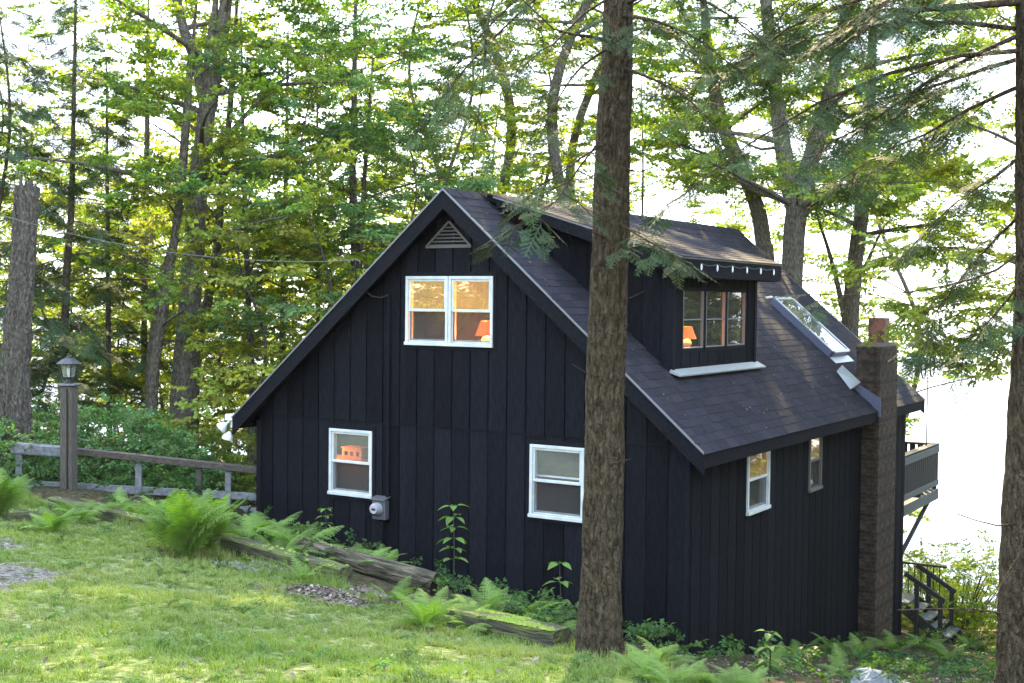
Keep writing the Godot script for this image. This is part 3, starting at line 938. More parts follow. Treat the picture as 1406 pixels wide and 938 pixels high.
	mb.hexa([Vector3(7.20, 1.02, -7.33), Vector3(7.66, 0.98, -7.33), Vector3(7.66, 0.98, -7.345), Vector3(7.20, 1.02, -7.345), Vector3(7.20, 1.58, -7.33), Vector3(7.66, 1.30, -7.33), Vector3(7.66, 1.30, -7.345), Vector3(7.20, 1.58, -7.345)])
	put(mb, "base_flashing", M.lead, ch)
	# conduit from the service drop to the meter
	mb = MB.new()
	mb.tube([Vector3(2.56, 2.98, 0.055), Vector3(2.56, 0.0, 0.055)], [0.024, 0.024], 10, true)
	put(mb, "conduit", M.trim, house)

func glow(at: Vector3, energy: float, parent: Node3D) -> void:
	var l := OmniLight3D.new()
	l.name = "bulb_light"
	l.light_energy = energy
	l.light_color = Color(1.0, 0.60, 0.26)
	l.light_size = 0.04
	l.omni_range = 12.0
	l.omni_attenuation = 2.0
	l.shadow_enabled = true
	parent.add_child(l, true)
	l.position = at

func table_lamp(label: String, at: Vector3, size: float, energy: float) -> void:
	var o := thing("table_lamp", label, "lamp", at, "lit table lamps indoors")
	var mb := MB.new()
	mb.lathe(Vector3.ZERO, [[0.0, 0.0], [0.055 * size, 0.0], [0.05 * size, 0.015 * size], [0.035 * size, 0.03 * size], [0.075 * size, 0.08 * size], [0.085 * size, 0.12 * size], [0.06 * size, 0.165 * size], [0.02 * size, 0.19 * size], [0.012 * size, 0.24 * size], [0.0, 0.24 * size]], 16)
	put(mb, "base", M.ceramic, o)
	mb = MB.new()
	mb.lathe(Vector3(0, 0.19 * size, 0), [[0.165 * size, 0.0], [0.085 * size, 0.21 * size]], 20)
	mb.lathe(Vector3(0, 0.19 * size, 0), [[0.084 * size, 0.21 * size], [0.163 * size, 0.001]], 20)
	put(mb, "lamp_shade", M.lamp_shade, o)
	glow(Vector3(0, 0.27 * size, 0), energy, o)

func belongings() -> void:
	# tables and lamps indoors
	var tb := thing("side_table", "brown wooden side table under the lamp behind the upper window", "table", Vector3(3.95, 1.09, -0.62))
	var mb := MB.new()
	mb.chamfer(Transform3D(Basis(), Vector3(0, 1.13, 0)), Vector3(0.7, 0.04, 0.5), 0.006)
	put(mb, "table_top", M.floor_wood, tb)
	for q in [[-0.3, -0.2], [0.3, -0.2], [-0.3, 0.2], [0.3, 0.2]]:
		mb = MB.new()
		mb.box(Vector3(q[0] - 0.02, 0.0, q[1] - 0.02), Vector3(q[0] + 0.02, 1.11, q[1] + 0.02))
		put(mb, "leg", M.floor_wood, tb)
	table_lamp("glowing orange table lamp behind the right pane of the upper gable window", Vector3(3.86, 2.24, -0.55), 1.0, 0.7)
	var ts := thing("window_shelf", "low wooden shelf under the lamp inside the dormer window", "shelf", Vector3(6.2, 2.22, -2.3))
	mb = MB.new()
	mb.box(Vector3(-0.25, 0.0, -0.4), Vector3(0.25, 0.03, 0.4))
	put(mb, "board", M.floor_wood, ts)
	for zz in [-0.36, 0.36]:
		mb = MB.new()
		mb.box(Vector3(-0.24, -1.13, zz - 0.02), Vector3(0.24, 0.0, zz + 0.02))
		put(mb, "bracket", M.floor_wood, ts)
	table_lamp("small orange table lamp glowing inside the dormer window", Vector3(6.25, 2.25, -2.22), 0.85, 0.10)
	var sb := thing("low_cabinet", "brown wooden cabinet standing inside below the lower left window", "cabinet", Vector3(1.5, -1.0, -0.5))
	mb = MB.new()
	mb.box(Vector3(-0.7, 0.0, -0.3), Vector3(0.6, 1.48, 0.3))
	put(mb, "carcass", M.floor_wood, sb)
	for k in 2:
		mb = MB.new()
		mb.box(Vector3(-0.66 + k * 0.63, 0.05, 0.301), Vector3(-0.06 + k * 0.63, 1.4, 0.32))
		put(mb, "door", M.panelling, sb)
	var bx := thing("display_box", "orange wooden box with three square openings in lower left window", "box", Vector3(1.52, 0.48, -0.42))
	for q in [[-0.19, 0.0, 0.19, 0.05], [-0.19, 0.12, 0.19, 0.17], [-0.19, 0.05, -0.15, 0.12], [-0.08, 0.05, -0.04, 0.12], [0.03, 0.05, 0.08, 0.12], [0.14, 0.05, 0.19, 0.12]]:
		mb = MB.new()
		mb.box(Vector3(q[0], q[1], -0.01), Vector3(q[2], q[3], 0.01))
		put(mb, "front_panel", M.orange_wood, bx)
	mb = MB.new()
	mb.box(Vector3(-0.19, 0.0, -0.2), Vector3(0.19, 0.17, -0.19))
	put(mb, "back_panel", M.core, bx)
	mb = MB.new()
	mb.box(Vector3(-0.2, 0.171, -0.205), Vector3(0.2, 0.185, 0.03))
	put(mb, "lid", M.orange_wood, bx)
	table_lamp("table lamp whose warm glow lights the lower left window from inside", Vector3(1.02, 0.48, -0.35), 0.8, 0.6)
	var rb := thing("roller_blind", "tan roller blind hanging inside the lower window by the tree trunk", "blind", Vector3(5.38, 0.98, -0.16))
	mb = MB.new()
	mb.box(Vector3(-0.42, -0.42, -0.004), Vector3(0.42, -0.03, 0.0))
	put(mb, "cloth", M.roller_blind, rb)
	mb = MB.new()
	mb.tube([Vector3(-0.43, -0.02, 0), Vector3(0.43, -0.02, 0)], [0.02, 0.02], 10, true)
	put(mb, "roller", M.white_paint, rb)
	mb = MB.new()
	mb.box(Vector3(-0.42, -0.445, -0.008), Vector3(0.42, -0.421, 0.006))
	put(mb, "hem_bar", M.white_paint, rb)
	# electric meter on the gable wall
	var em := thing("electric_meter", "grey round electric meter in a box on the gable wall", "meter", Vector3(2.46, -0.13, 0.03))
	mb = MB.new()
	mb.chamfer(Transform3D(Basis(), Vector3(0, 0, 0.055)), Vector3(0.24, 0.30, 0.11), 0.012)
	put(mb, "box", M.meter_dark, em)
	mb = MB.new()
	mb.chamfer(Transform3D(Basis(Vector3.RIGHT, 0.25), Vector3(0, 0.165, 0.07)), Vector3(0.27, 0.016, 0.16), 0.004)
	put(mb, "hood", M.meter_dark, em)
	mb = MB.new()
	mb.tube([Vector3(-0.02, 0.01, 0.11), Vector3(-0.02, 0.01, 0.16), Vector3(-0.02, 0.01, 0.19), Vector3(-0.02, 0.01, 0.20)], [0.098, 0.095, 0.085, 0.06], 24, true)
	put(mb, "dial_cover", M.meter_grey, em)
	mb = MB.new()
	mb.box(Vector3(-0.055, 0.0, 0.2005), Vector3(0.015, 0.03, 0.204))
	put(mb, "register", M.black_rubber, em)
	mb = MB.new()
	mb.tube([Vector3(0.02, -0.15, 0.05), Vector3(0.02, -0.55, 0.05)], [0.022, 0.022], 8, true)
	put(mb, "pipe", M.trim, em)
	# floodlight under the left eave
	var fl := thing("flood_light", "white floodlight fixture with two round bulbs under the left eave", "light", Vector3(-0.62, 0.94, -0.05))
	mb = MB.new()
	mb.chamfer(Transform3D(Basis(), Vector3(-0.03, 0.09, 0)), Vector3(0.16, 0.10, 0.14), 0.015)
	put(mb, "junction_box", M.white_paint, fl)
	for q in [[Vector3(-0.02, 0.04, 0.02), Vector3(-0.10, -0.06, 0.12)], [Vector3(-0.02, 0.02, -0.04), Vector3(-0.05, -0.22, 0.05)]]:
		var a: Vector3 = q[0]
		var b: Vector3 = q[1]
		var d := (b - a).normalized()
		mb = MB.new()
		mb.tube([a, a.lerp(b, 0.4)], [0.02, 0.02], 8, true)
		put(mb, "arm", M.white_paint, fl)
		mb = MB.new()
		mb.tube([b - d * 0.09, b - d * 0.07, b - d * 0.02, b + d * 0.03, b + d * 0.055, b + d * 0.06], [0.02, 0.035, 0.075, 0.09, 0.075, 0.0], 18)
		put(mb, "bulb", M.white_paint, fl)
	# service cable and drop
	var pl := thing("power_line", "thin power cable sagging from the woods to the gable edge", "cable", Vector3(2.15, 3.5, 0.30))
	var a3 := Vector3(-3.790, 0.702, 3.842)
	var pts := PackedVector3Array()
	var rad := PackedFloat32Array()
	for k in 25:
		var t := k / 24.0
		pts.append(a3 * t + Vector3(0, -1.1 * t * (1 - t), 0))
		rad.append(0.0055)
	mb = MB.new()
	mb.tube(pts, rad, 5)
	put(mb, "cable", M.wire_grey, pl)
	mb = MB.new()
	mb.tube([Vector3(0, 0, 0.0), Vector3(-0.03, -0.12, 0.0), Vector3(-0.03, -0.28, -0.05), Vector3(0.02, -0.42, -0.14), Vector3(0.12, -0.52, -0.22), Vector3(0.26, -0.54, -0.25), Vector3(0.40, -0.50, -0.25)], [0.014, 0.014, 0.014, 0.014, 0.014, 0.014, 0.014], 6, true)
	put(mb, "drip_loop", M.black_rubber, pl)
	mb = MB.new()
	mb.tube([Vector3(0.02, -0.02, -0.04), Vector3(-0.03, 0.0, 0.02)], [0.025, 0.02], 8, true)
	put(mb, "insulator", M.black_rubber, pl)
	# string lights on the dormer fascia
	var sl := thing("string_lights", "six small white bulbs strung along the dormer fascia", "string lights", Vector3(6.885, 3.42, -0.9))
	for k in 6:
		mb = MB.new()
		var zz := -0.30 - k * 0.56
		mb.tube([Vector3(0.012, 0.045, zz), Vector3(0.014, 0.02, zz), Vector3(0.014, -0.02, zz), Vector3(0.012, -0.045, zz)], [0.007, 0.013, 0.013, 0.004], 8, true)
		put(mb, "bulb", M.white_paint, sl)
	mb = MB.new()
	pts = PackedVector3Array()
	rad = PackedFloat32Array()
	for k in 31:
		var zz := -0.30 - k * 0.28 / 3.0
		pts.append(Vector3(0.008, 0.055 - 0.03 * sin(PI * fmod(k, 6.0) / 6.0), zz))
		rad.append(0.004)
	mb.tube(pts, rad, 4)
	put(mb, "wire", M.wire_grey, sl)
	# lamp post on the lawn's edge
	var lp := thing("lamp_post", "square brown wooden lamp post with a metal lantern beside the rail", "lamp post", Vector3(-1.93, 0.0, 2.06))
	lp.rotation.y = 0.35
	mb = MB.new()
	mb.chamfer(Transform3D(Basis(), Vector3(0, 0.70, 0)), Vector3(0.19, 1.78, 0.19), 0.012)
	put(mb, "post", M.post_wood, lp)
	mb = MB.new()
	mb.box(Vector3(0.02, -0.1, 0.0955), Vector3(0.045, 1.55, 0.105))
	put(mb, "conduit", M.black_metal, lp)
	mb = MB.new()
	mb.chamfer(Transform3D(Basis(), Vector3(0, 1.605, 0)), Vector3(0.25, 0.03, 0.25), 0.006)
	put(mb, "cap", M.grey_wood, lp)
	mb = MB.new()
	mb.lathe(Vector3(0, 1.62, 0), [[0.075, 0.0], [0.075, 0.012], [0.04, 0.03], [0.04, 0.07], [0.085, 0.085], [0.09, 0.10], [0.0, 0.10]], 12)
	put(mb, "lantern_base", M.lantern_metal, lp)
	mb = MB.new()
	mb.lathe(Vector3(0, 1.72, 0), [[0.085, 0.0], [0.125, 0.19]], 4)
	put(mb, "lantern_glass", M.lantern_glass, lp)
	for k in 4:
		var a := TAU * k / 4 + PI / 4
		mb = MB.new()
		mb.tube([Vector3(cos(a) * 0.088, 1.715, sin(a) * 0.088), Vector3(cos(a) * 0.13, 1.92, sin(a) * 0.13)], [0.009, 0.009], 6)
		put(mb, "lantern_bar", M.black_metal, lp)
	mb = MB.new()
	mb.tube([Vector3(0, 1.72, 0), Vector3(0, 1.80, 0), Vector3(0, 1.84, 0), Vector3(0, 1.86, 0)], [0.014, 0.03, 0.03, 0.01], 10, true)
	put(mb, "bulb", M.white_paint, lp)
	mb = MB.new()
	mb.lathe(Vector3(0, 1.91, 0), [[0.0, 0.0], [0.185, 0.0], [0.19, 0.012], [0.10, 0.075], [0.045, 0.10], [0.045, 0.12], [0.015, 0.135], [0.022, 0.155], [0.0, 0.17]], 8)
	put(mb, "lantern_roof", M.lantern_metal, lp)
	# walkway railing
	var wr := thing("wooden_railing", "weathered wooden walkway railing running from the lawn to the cabin corner", "railing", Vector3(-2.9, 0, 2.5))
	var A := Vector3(-2.95, 0.60, 2.30)
	var J := Vector3(-2.15, 0.53, 1.75)
	var B := Vector3(-0.02, 0.22, -0.10)
	var o := wr.position
	mb = MB.new()
	mb.beam(A - o, J - o, 0.16, 0.17, 0.02)
	put(mb, "rail", M.grey_wood, wr).set_meta("label", "short grey weathered top rail")
	mb = MB.new()
	mb.beam(J - o - Vector3(0.12, -0.04, -0.09), B - o, 0.17, 0.10, 0.008)
	put(mb, "rail", M.brown_wood, wr).set_meta("label", "long brown top rail")
	mb = MB.new()
	mb.beam(A - o - Vector3(0, 0.55, 0), B - o - Vector3(0, 0.42, 0), 0.05, 0.12, 0.006)
	put(mb, "rail", M.grey_wood, wr)
	for q in [[0.03, 0.10, 1.2], [0.50, 0.10, 1.1], [0.74, 0.10, 1.2], [0.86, 0.09, 1.2], [0.99, 0.09, 1.3]]:
		var p := A.lerp(B, q[0])
		mb = MB.new()
		mb.chamfer(Transform3D(Basis(Vector3.UP, 0.7), p - o - Vector3(0, q[2] / 2 + 0.06, 0)), Vector3(q[1], q[2], q[1]), 0.008)
		put(mb, "post", M.grey_wood if q[0] != 0.74 else M.brown_wood, wr)
	# walkway boards behind the rail
	var wk := thing("boardwalk", "grey plank walkway behind the wooden railing", "walkway", Vector3(-1.5, 0, 0.4))
	for k in 22:
		var t := k / 21.0
		var p: Vector3 = A.lerp(B, t) - Vector3(0, 0.72 + 0.1 * t, 0)
		var dir := (B - A).normalized()
		var off := Vector3(-dir.z, 0, dir.x).normalized() * -1.0
		mb = MB.new()
		mb.beam(p + off * 0.05 - wk.position, p + off * 1.2 - wk.position, 0.155, 0.04, 0.004)
		put(mb, "plank", M.grey_wood, wk)
	# balcony on the lake side
	var bc := thing("balcony", "grey green wooden balcony jutting from the lake end of the cabin", "balcony", Vector3(7.3, -1.05, -10.4))
	var z1 := -2.7
	var bar := func(nm: String, lo: Vector3, hi: Vector3, m: Material) -> void:
		var b := MB.new()
		b.chamfer(Transform3D(Basis(), (lo + hi) / 2), hi - lo, 0.005)
		put(b, nm, m, bc)
	bar.call("joist", Vector3(-3.8, -0.16, z1), Vector3(0.0, 0.02, z1 + 0.05), M.deck_wood)
	bar.call("joist", Vector3(-0.05, -0.16, z1 + 0.051), Vector3(0.0, 0.02, 0.08), M.deck_wood)
	for k in 19:
		bar.call("deck_board", Vector3(-3.8, 0.022, -0.13 - k * 0.142), Vector3(-0.002, 0.052, 0.0 - k * 0.142), M.deck_wood)
	for q in [[0.0, 0.0], [0.0, z1 * 0.5], [0.0, z1], [-1.8, z1], [-3.7, z1]]:
		bar.call("post", Vector3(q[0] - 0.09, 0.055, q[1]), Vector3(q[0] - 0.0, 0.98, q[1] + 0.09), M.dark_deck_wood)
	bar.call("top_rail", Vector3(-0.14, 0.985, z1 - 0.03), Vector3(0.03, 1.03, 0.10), M.dark_deck_wood)
	bar.call("top_rail", Vector3(-3.8, 0.985, z1 - 0.03), Vector3(-0.145, 1.03, z1 + 0.14), M.dark_deck_wood)
	bar.call("rail", Vector3(0.002, 0.84, z1), Vector3(0.04, 0.983, 0.10), M.deck_wood)
	bar.call("rail", Vector3(0.002, 0.14, z1), Vector3(0.04, 0.26, 0.10), M.deck_wood)
	bar.call("skirt_board", Vector3(0.002, -0.16, z1), Vector3(0.04, 0.06, 0.10), M.deck_wood)
	for k in 17:
		bar.call("baluster_board", Vector3(0.004, 0.262, z1 + 0.02 + k * 0.162), Vector3(0.026, 0.838, z1 + 0.155 + k * 0.162), M.dark_deck_wood)
	for k in 22:
		bar.call("baluster_board", Vector3(-3.72 + k * 0.165, 0.15, z1 + 0.002), Vector3(-3.60 + k * 0.165, 0.98, z1 + 0.024), M.dark_deck_wood)
	mb = MB.new()
	mb.beam(Vector3(-0.05, -0.16, z1 + 0.5), Vector3(-0.05, -1.0, 0.1), 0.07, 0.07, 0.006)
	put(mb, "brace", M.dark_deck_wood, bc)
	# double hook on the balcony rail
	var hk := thing("shepherd_hook", "thin metal double hook pole with scrolled rings on the balcony", "hook pole", Vector3(7.22, -0.015, -12.45))
	mb = MB.new()
	mb.tube([Vector3(0, 0, 0), Vector3(0, 0.9, 0), Vector3(0, 1.75, 0)], [0.012, 0.012, 0.010], 8, true)
	put(mb, "pole", M.black_metal, hk)
	for sd in [-1.0, 1.0]:
		mb = MB.new()
		pts = PackedVector3Array()
		rad = PackedFloat32Array()
		for k in 34:
			var a := PI - TAU * k / 24.0
			var r := 0.26 - 0.004 * k
			pts.append(Vector3(0, 1.62 + sin(a) * r, sd * (0.34 + cos(a) * r)))
			rad.append(0.018)
		mb.tube(pts, rad, 6, true)
		put(mb, "scroll", M.black_metal, hk)
	# stairs below the balcony: a landing behind the far corner and an open flight down to the right
	var st := thing("lower_stairs", "dark wooden steps with handrail at the cabin's far corner", "stairs", Vector3(7.3, -3.5, -10.8))
	var sbar := func(nm: String, lo: Vector3, hi: Vector3, m: Material) -> void:
		var b := MB.new()
		b.chamfer(Transform3D(Basis(), (lo + hi) / 2), hi - lo, 0.005)
		put(b, nm, m, st)
	sbar.call("landing", Vector3(-1.2, 0.42, -0.95), Vector3(0.02, 0.48, -0.0), M.deck_wood)
	for k in 4:
		sbar.call("tread", Vector3(0.02 + k * 0.2, 0.30 - k * 0.14, -0.9), Vector3(0.25 + k * 0.2, 0.335 - k * 0.14, -0.05), M.deck_wood)
	for zz in [0.0, -0.95]:
		mb = MB.new()
		mb.beam(Vector3(-0.05, 0.36, zz - 0.02), Vector3(0.82, -0.25, zz - 0.02), 0.04, 0.2, 0.004)
		put(mb, "stringer", M.dark_deck_wood, st)
		mb = MB.new()
		mb.beam(Vector3(-0.05, 1.08, zz + 0.01), Vector3(0.74, 0.62, zz + 0.01), 0.06, 0.09, 0.006)
		put(mb, "handrail", M.dark_deck_wood, st)
		sbar.call("post", Vector3(0.62, -0.5, zz - 0.03), Vector3(0.70, 0.66, zz + 0.05), M.dark_deck_wood)
		sbar.call("post", Vector3(0.16, -0.2, zz - 0.03), Vector3(0.24, 0.90, zz + 0.05), M.dark_deck_wood)
	sbar.call("landing_rail", Vector3(-1.2, 1.08, -0.98), Vector3(0.55, 1.12, -0.93), M.dark_deck_wood)
	for k in 13:
		sbar.call("baluster", Vector3(-1.1 + k * 0.125, 0.48, -0.965), Vector3(-1.08 + k * 0.125, 1.08, -0.945), M.black_metal)
	# timbers and the log along the lawn
	var T := [{"label": "weathered timber edging beside the lamp post", "a": Vector3(-0.428, 0.135, 3.553), "b": Vector3(1.730, 0.070, 3.707), "w": 0.16, "h": 0.2, "moss": 60}, {"label": "mossy timber edging right of the biggest fern", "a": Vector3(3.297, 0.062, 4.081), "b": Vector3(5.248, -0.031, 4.316), "w": 0.2, "h": 0.24, "moss": 70}, {"label": "moss covered timber edging in front of the near trunk", "a": Vector3(7.244, 0.035, 5.340), "b": Vector3(8.651, 0.093, 5.670), "w": 0.22, "h": 0.24, "moss": 900}, {"label": "pale timber lying at the left behind the fern", "a": Vector3(0.327, 0.216, 4.824), "b": Vector3(0.506, 0.169, 4.363), "w": 0.14, "h": 0.16, "moss": 20}]
	for q in T:
		var p0: Vector3 = q.a
		var p1: Vector3 = q.b
		var t := thing("edging_timber", q.label, "timber", p0, "timbers edging the lawn")
		var ln := p0.distance_to(p1)
		t.basis = frame_of(p1 - p0, Vector3.UP, 1.0)
		mb = MB.new()
		var n := 14
		var prev := []
		for k in n + 1:
			var c := Vector3(ln * k / n, 0, 0)
			var w: float = q.w / 2 + rr(-0.007, 0.007)
			var h: float = q.h / 2 + rr(-0.008, 0.008)
			var right := Vector3(0, 0, 1)
			var upv := Vector3.UP
			var ring := [c - right * w - upv * h, c + right * w - upv * h, c + right * w + upv * (h - 0.02), c + right * (w - 0.025) + upv * h, c - right * (w - 0.025) + upv * h, c - right * w + upv * (h - 0.02)]
			if k:
				for e in 6:
					var f := (e + 1) % 6
					mb.quad(prev[e], ring[e], ring[f], prev[f])
			prev = ring
			if k == 0 or k == n:
				for e in range(1, 5):
					mb.tri(ring[0], ring[e], ring[e + 1])
		put(mb, "beam", M.timber, t)
		moss(t, Vector3.ZERO, Vector3(ln, 0, 0), q.w, q.h / 2, int(q.moss))
	var lg := thing("fallen_log", "thick weathered grey log with dark sawn end on the slope", "log", Vector3(3.889, 0.062, 3.580))
	var le := Vector3(5.623, -0.267, 3.203) - lg.position
	lg.basis = frame_of(le, Vector3.UP, 1.0)
	var ll := le.length()
	mb = MB.new()
	var rings := []
	for k in 21:
		var ring := []
		for s in 30:
			var a := TAU * s / 30
			var r := lerpf(0.115, 0.145, k / 20.0) * (1.0 + 0.10 * fn.get_noise_2d(cos(a) * 120, sin(a) * 120 + k * 4) + 0.05 * fn.get_noise_2d(s * 900, k * 8))
			ring.append(Vector3(ll * k / 20.0, sin(a) * r, cos(a) * r))
		rings.append(ring)
	for k in 20:
		for s in 30:
			var s2 := (s + 1) % 30
			mb.quad(rings[k][s], rings[k][s2], rings[k + 1][s2], rings[k + 1][s])
	put(mb, "bark", M.log_wood, lg)
	mb = MB.new()
	for s in 30:
		var s2 := (s + 1) % 30
		mb.tri(Vector3(ll + 0.003, 0, 0), rings[20][s], rings[20][s2])
	put(mb, "sawn_end", M.cut_end, lg)
	moss(lg, Vector3(0, 0.0, 0), Vector3(ll, 0.012, 0), 0.13, 0.115, 200)
	# rock at the lower right
	var rk := thing("rock", "pale grey rock among ferns at the lower right", "rock", Vector3(10.446, -0.982, 2.388))
	putm(stone_mesh(0.36, 5), "stone", M.boulder, rk).scale = Vector3(1.3, 0.75, 1.0)

func stone_mesh(r: float, sd: int) -> ArrayMesh:
	var mb := MB.new()
	var f := FastNoiseLite.new()
	f.seed = sd
	f.frequency = 0.9
	var P := func(i: int, j: int) -> Vector3:
		var a := TAU * i / 20.0
		var b := PI * j / 12.0
		var d := Vector3(sin(b) * cos(a), cos(b), sin(b) * sin(a))
		return d * r * (1.0 + 0.45 * f.get_noise_3dv(d * 1.6) + 0.12 * f.get_noise_3dv(d * 6.0))
	for j in 12:
		for i in 20:
			if j > 0:
				mb.tri(P.call(i, j), P.call(i + 1, j), P.call(i + 1, j + 1))
			mb.tri(P.call(i, j), P.call(i + 1, j + 1), P.call(i, j + 1))
	return mb.mesh()

func moss(parent: Node3D, a: Vector3, b: Vector3, w: float, h: float, count: int) -> void:
	if count < 1:
		return
	var mb := MB.new()
	var dir := (b - a).normalized()
	var right := dir.cross(Vector3.UP).normalized()
	var upv := right.cross(dir)
	for k in count:
		var t := rr(0.02, 0.98)
		var s := rr(-0.5, 0.5)
		if fn.get_noise_2d(t * 260 + count, s * 60) < -0.08:
			continue
		var p := a.lerp(b, t) + right * s * w * 0.95 + upv * (h - 0.004 - (s * s * h * 0.9 if w < 0.2 and h < 0.14 else 0.0))
		var r := rr(0.012, 0.03)
		mb.col = Color(0.14, 0.21, 0.035).lerp(Color(0.22, 0.25, 0.06), rng.randf())
		var top := p + upv * rr(0.008, 0.022)
		var an := rr(0, TAU)
		for e in 5:
			var a1 := an + TAU * e / 5
			var a2 := an + TAU * (e + 1) / 5
			mb.tri(p + (right * cos(a1) + dir * sin(a1)) * r, p + (right * cos(a2) + dir * sin(a2)) * r, top)
	put(mb, "moss", M.moss, parent).set_meta("kind", "stuff")

func leaf(mb: MB, base: Vector3, dir: Vector3, nrm: Vector3, len_: float, wid: float) -> void:
	var side := dir.cross(nrm).normalized()
	var mid := base + dir * len_ * 0.42
	var tip := base + dir * len_ - nrm * len_ * 0.10
	var l := mid + side * wid * 0.5 + nrm * len_ * 0.09
	var r := mid - side * wid * 0.5 + nrm * len_ * 0.09
	mb.tri(base, l, tip)
	mb.tri(base, tip, r)

func broad_spray(sd: int, leaf_len: float, size: float, count: int) -> ArrayMesh:
	var q := RandomNumberGenerator.new()
	q.seed = sd
	var mb := MB.new()
	mb.col = Color(0.55, 0.36, 0.6)
	mb.tube([Vector3.ZERO, Vector3(size * 0.5, 0.01, 0), Vector3(size, -0.03, 0)], [0.005, 0.004, 0.002], 3)
	var twigs := [[Vector3.ZERO, Vector3(size, -0.03, 0)]]
	for k in 4:
		var s := 0.2 + 0.2 * k
		var a := Vector3(size * s, 0.0, 0)
		var sg := 1.0 if k % 2 else -1.0
		var b := a + Vector3(q.randf_range(0.2, 0.45), q.randf_range(-0.1, 0.06), sg * q.randf_range(0.3, 0.55)) * size * (1.0 - s * 0.45)
		mb.tube([a, b], [0.003, 0.0015], 3)
		twigs.append([a, b])
	for k in count:
		var tw: Array = twigs[k % twigs.size()]
		var s := q.randf_range(0.25, 1.0)
		var p: Vector3 = tw[0].lerp(tw[1], s)
		var d: Vector3 = (tw[1] - tw[0]).normalized()
		d = (d * q.randf_range(0.1, 1.0) + Vector3(q.randf_range(-0.7, 0.7), q.randf_range(-0.55, 0.15), q.randf_range(-1, 1))).normalized()
		var n := Vector3(q.randf_range(-1.1, 1.1), 1, q.randf_range(-1.1, 1.1)).normalized()
		n = (n - d * n.dot(d)).normalized()
		var t := q.randf_range(0.75, 1.25)
		mb.col = Color(t * q.randf_range(0.82, 1.1), t, t * q.randf_range(0.85, 1.2))
		var ll := leaf_len * q.randf_range(0.7, 1.25)
		leaf(mb, p + d * 0.015, d, n, ll, ll * q.randf_range(0.5, 0.72))
	return mb.mesh()

func hemlock_spray(sd: int, needle: float, step: float, size: float) -> ArrayMesh:
	var q := RandomNumberGenerator.new()
	q.seed = sd
	var mb := MB.new()
	var twigs := [[Vector3.ZERO, Vector3(size, -0.12 * size, 0)]]
	for k in 13:
		var s := 0.06 + 0.07 * k
		var a := Vector3(size * s, -0.12 * size * s, 0)
		var sg := 1.0 if k % 2 else -1.0
		var L := size * 0.46 * (1.0 - s * 0.75) * q.randf_range(0.75, 1.15)
		var b := a + Vector3(0.62, q.randf_range(-0.28, -0.02), sg * 0.78).normalized() * L
		twigs.append([a, b])
		if L > size * 0.2:
			for e in [0.35, 0.6, 0.8]:
				var m := a.lerp(b, e)
				for g in [-1.0, 1.0]:
					var dd := Vector3(0.62 + g * 0.5, q.randf_range(-0.2, 0.0), sg * (0.78 - g * 0.5)).normalized()
					twigs.append([m, m + dd * L * 0.33 * (1.1 - e * 0.5)])
	for tw in twigs:
		var a: Vector3 = tw[0]
		var b: Vector3 = tw[1]
		mb.col = Color(0.75, 0.5, 0.5)
		mb.tube([a, b], [0.004 if a == Vector3.ZERO else 0.002, 0.001], 3)
		var d := (b - a).normalized()
		var side := d.cross(Vector3.UP).normalized()
		var n := int(a.distance_to(b) / step)
		for k in n:
			var p := a.lerp(b, (k + 0.5) / n)
			for g in [-1.0, 1.0]:
				var t := q.randf_range(0.75, 1.3)
				mb.col = Color(t, t, t)
				var nd: Vector3 = (side * g + d * q.randf_range(0.2, 0.6) + Vector3(0, q.randf_range(-0.25, 0.2), 0)).normalized()
				var nl := needle * q.randf_range(0.75, 1.15)
				mb.tri(p - d * step * 0.32, p + d * step * 0.32, p + nd * nl)
	return mb.mesh()

func catmull(p: PackedVector3Array, r: PackedFloat32Array, step: float) -> Array:
	var op := PackedVector3Array()
	var orr := PackedFloat32Array()
	for i in p.size() - 1:
		var n := maxi(1, int(ceil(p[i].distance_to(p[i + 1]) / step)))
		var p0 := p[maxi(i - 1, 0)]
		var p3 := p[mini(i + 2, p.size() - 1)]
		for k in n:
			var t := k / float(n)
			op.append(p[i].cubic_interpolate(p[i + 1], p0, p3, t))
			orr.append(lerpf(r[i], r[i + 1], t))
	op.append(p[p.size() - 1])
	orr.append(r[r.size() - 1])
	return [op, orr]

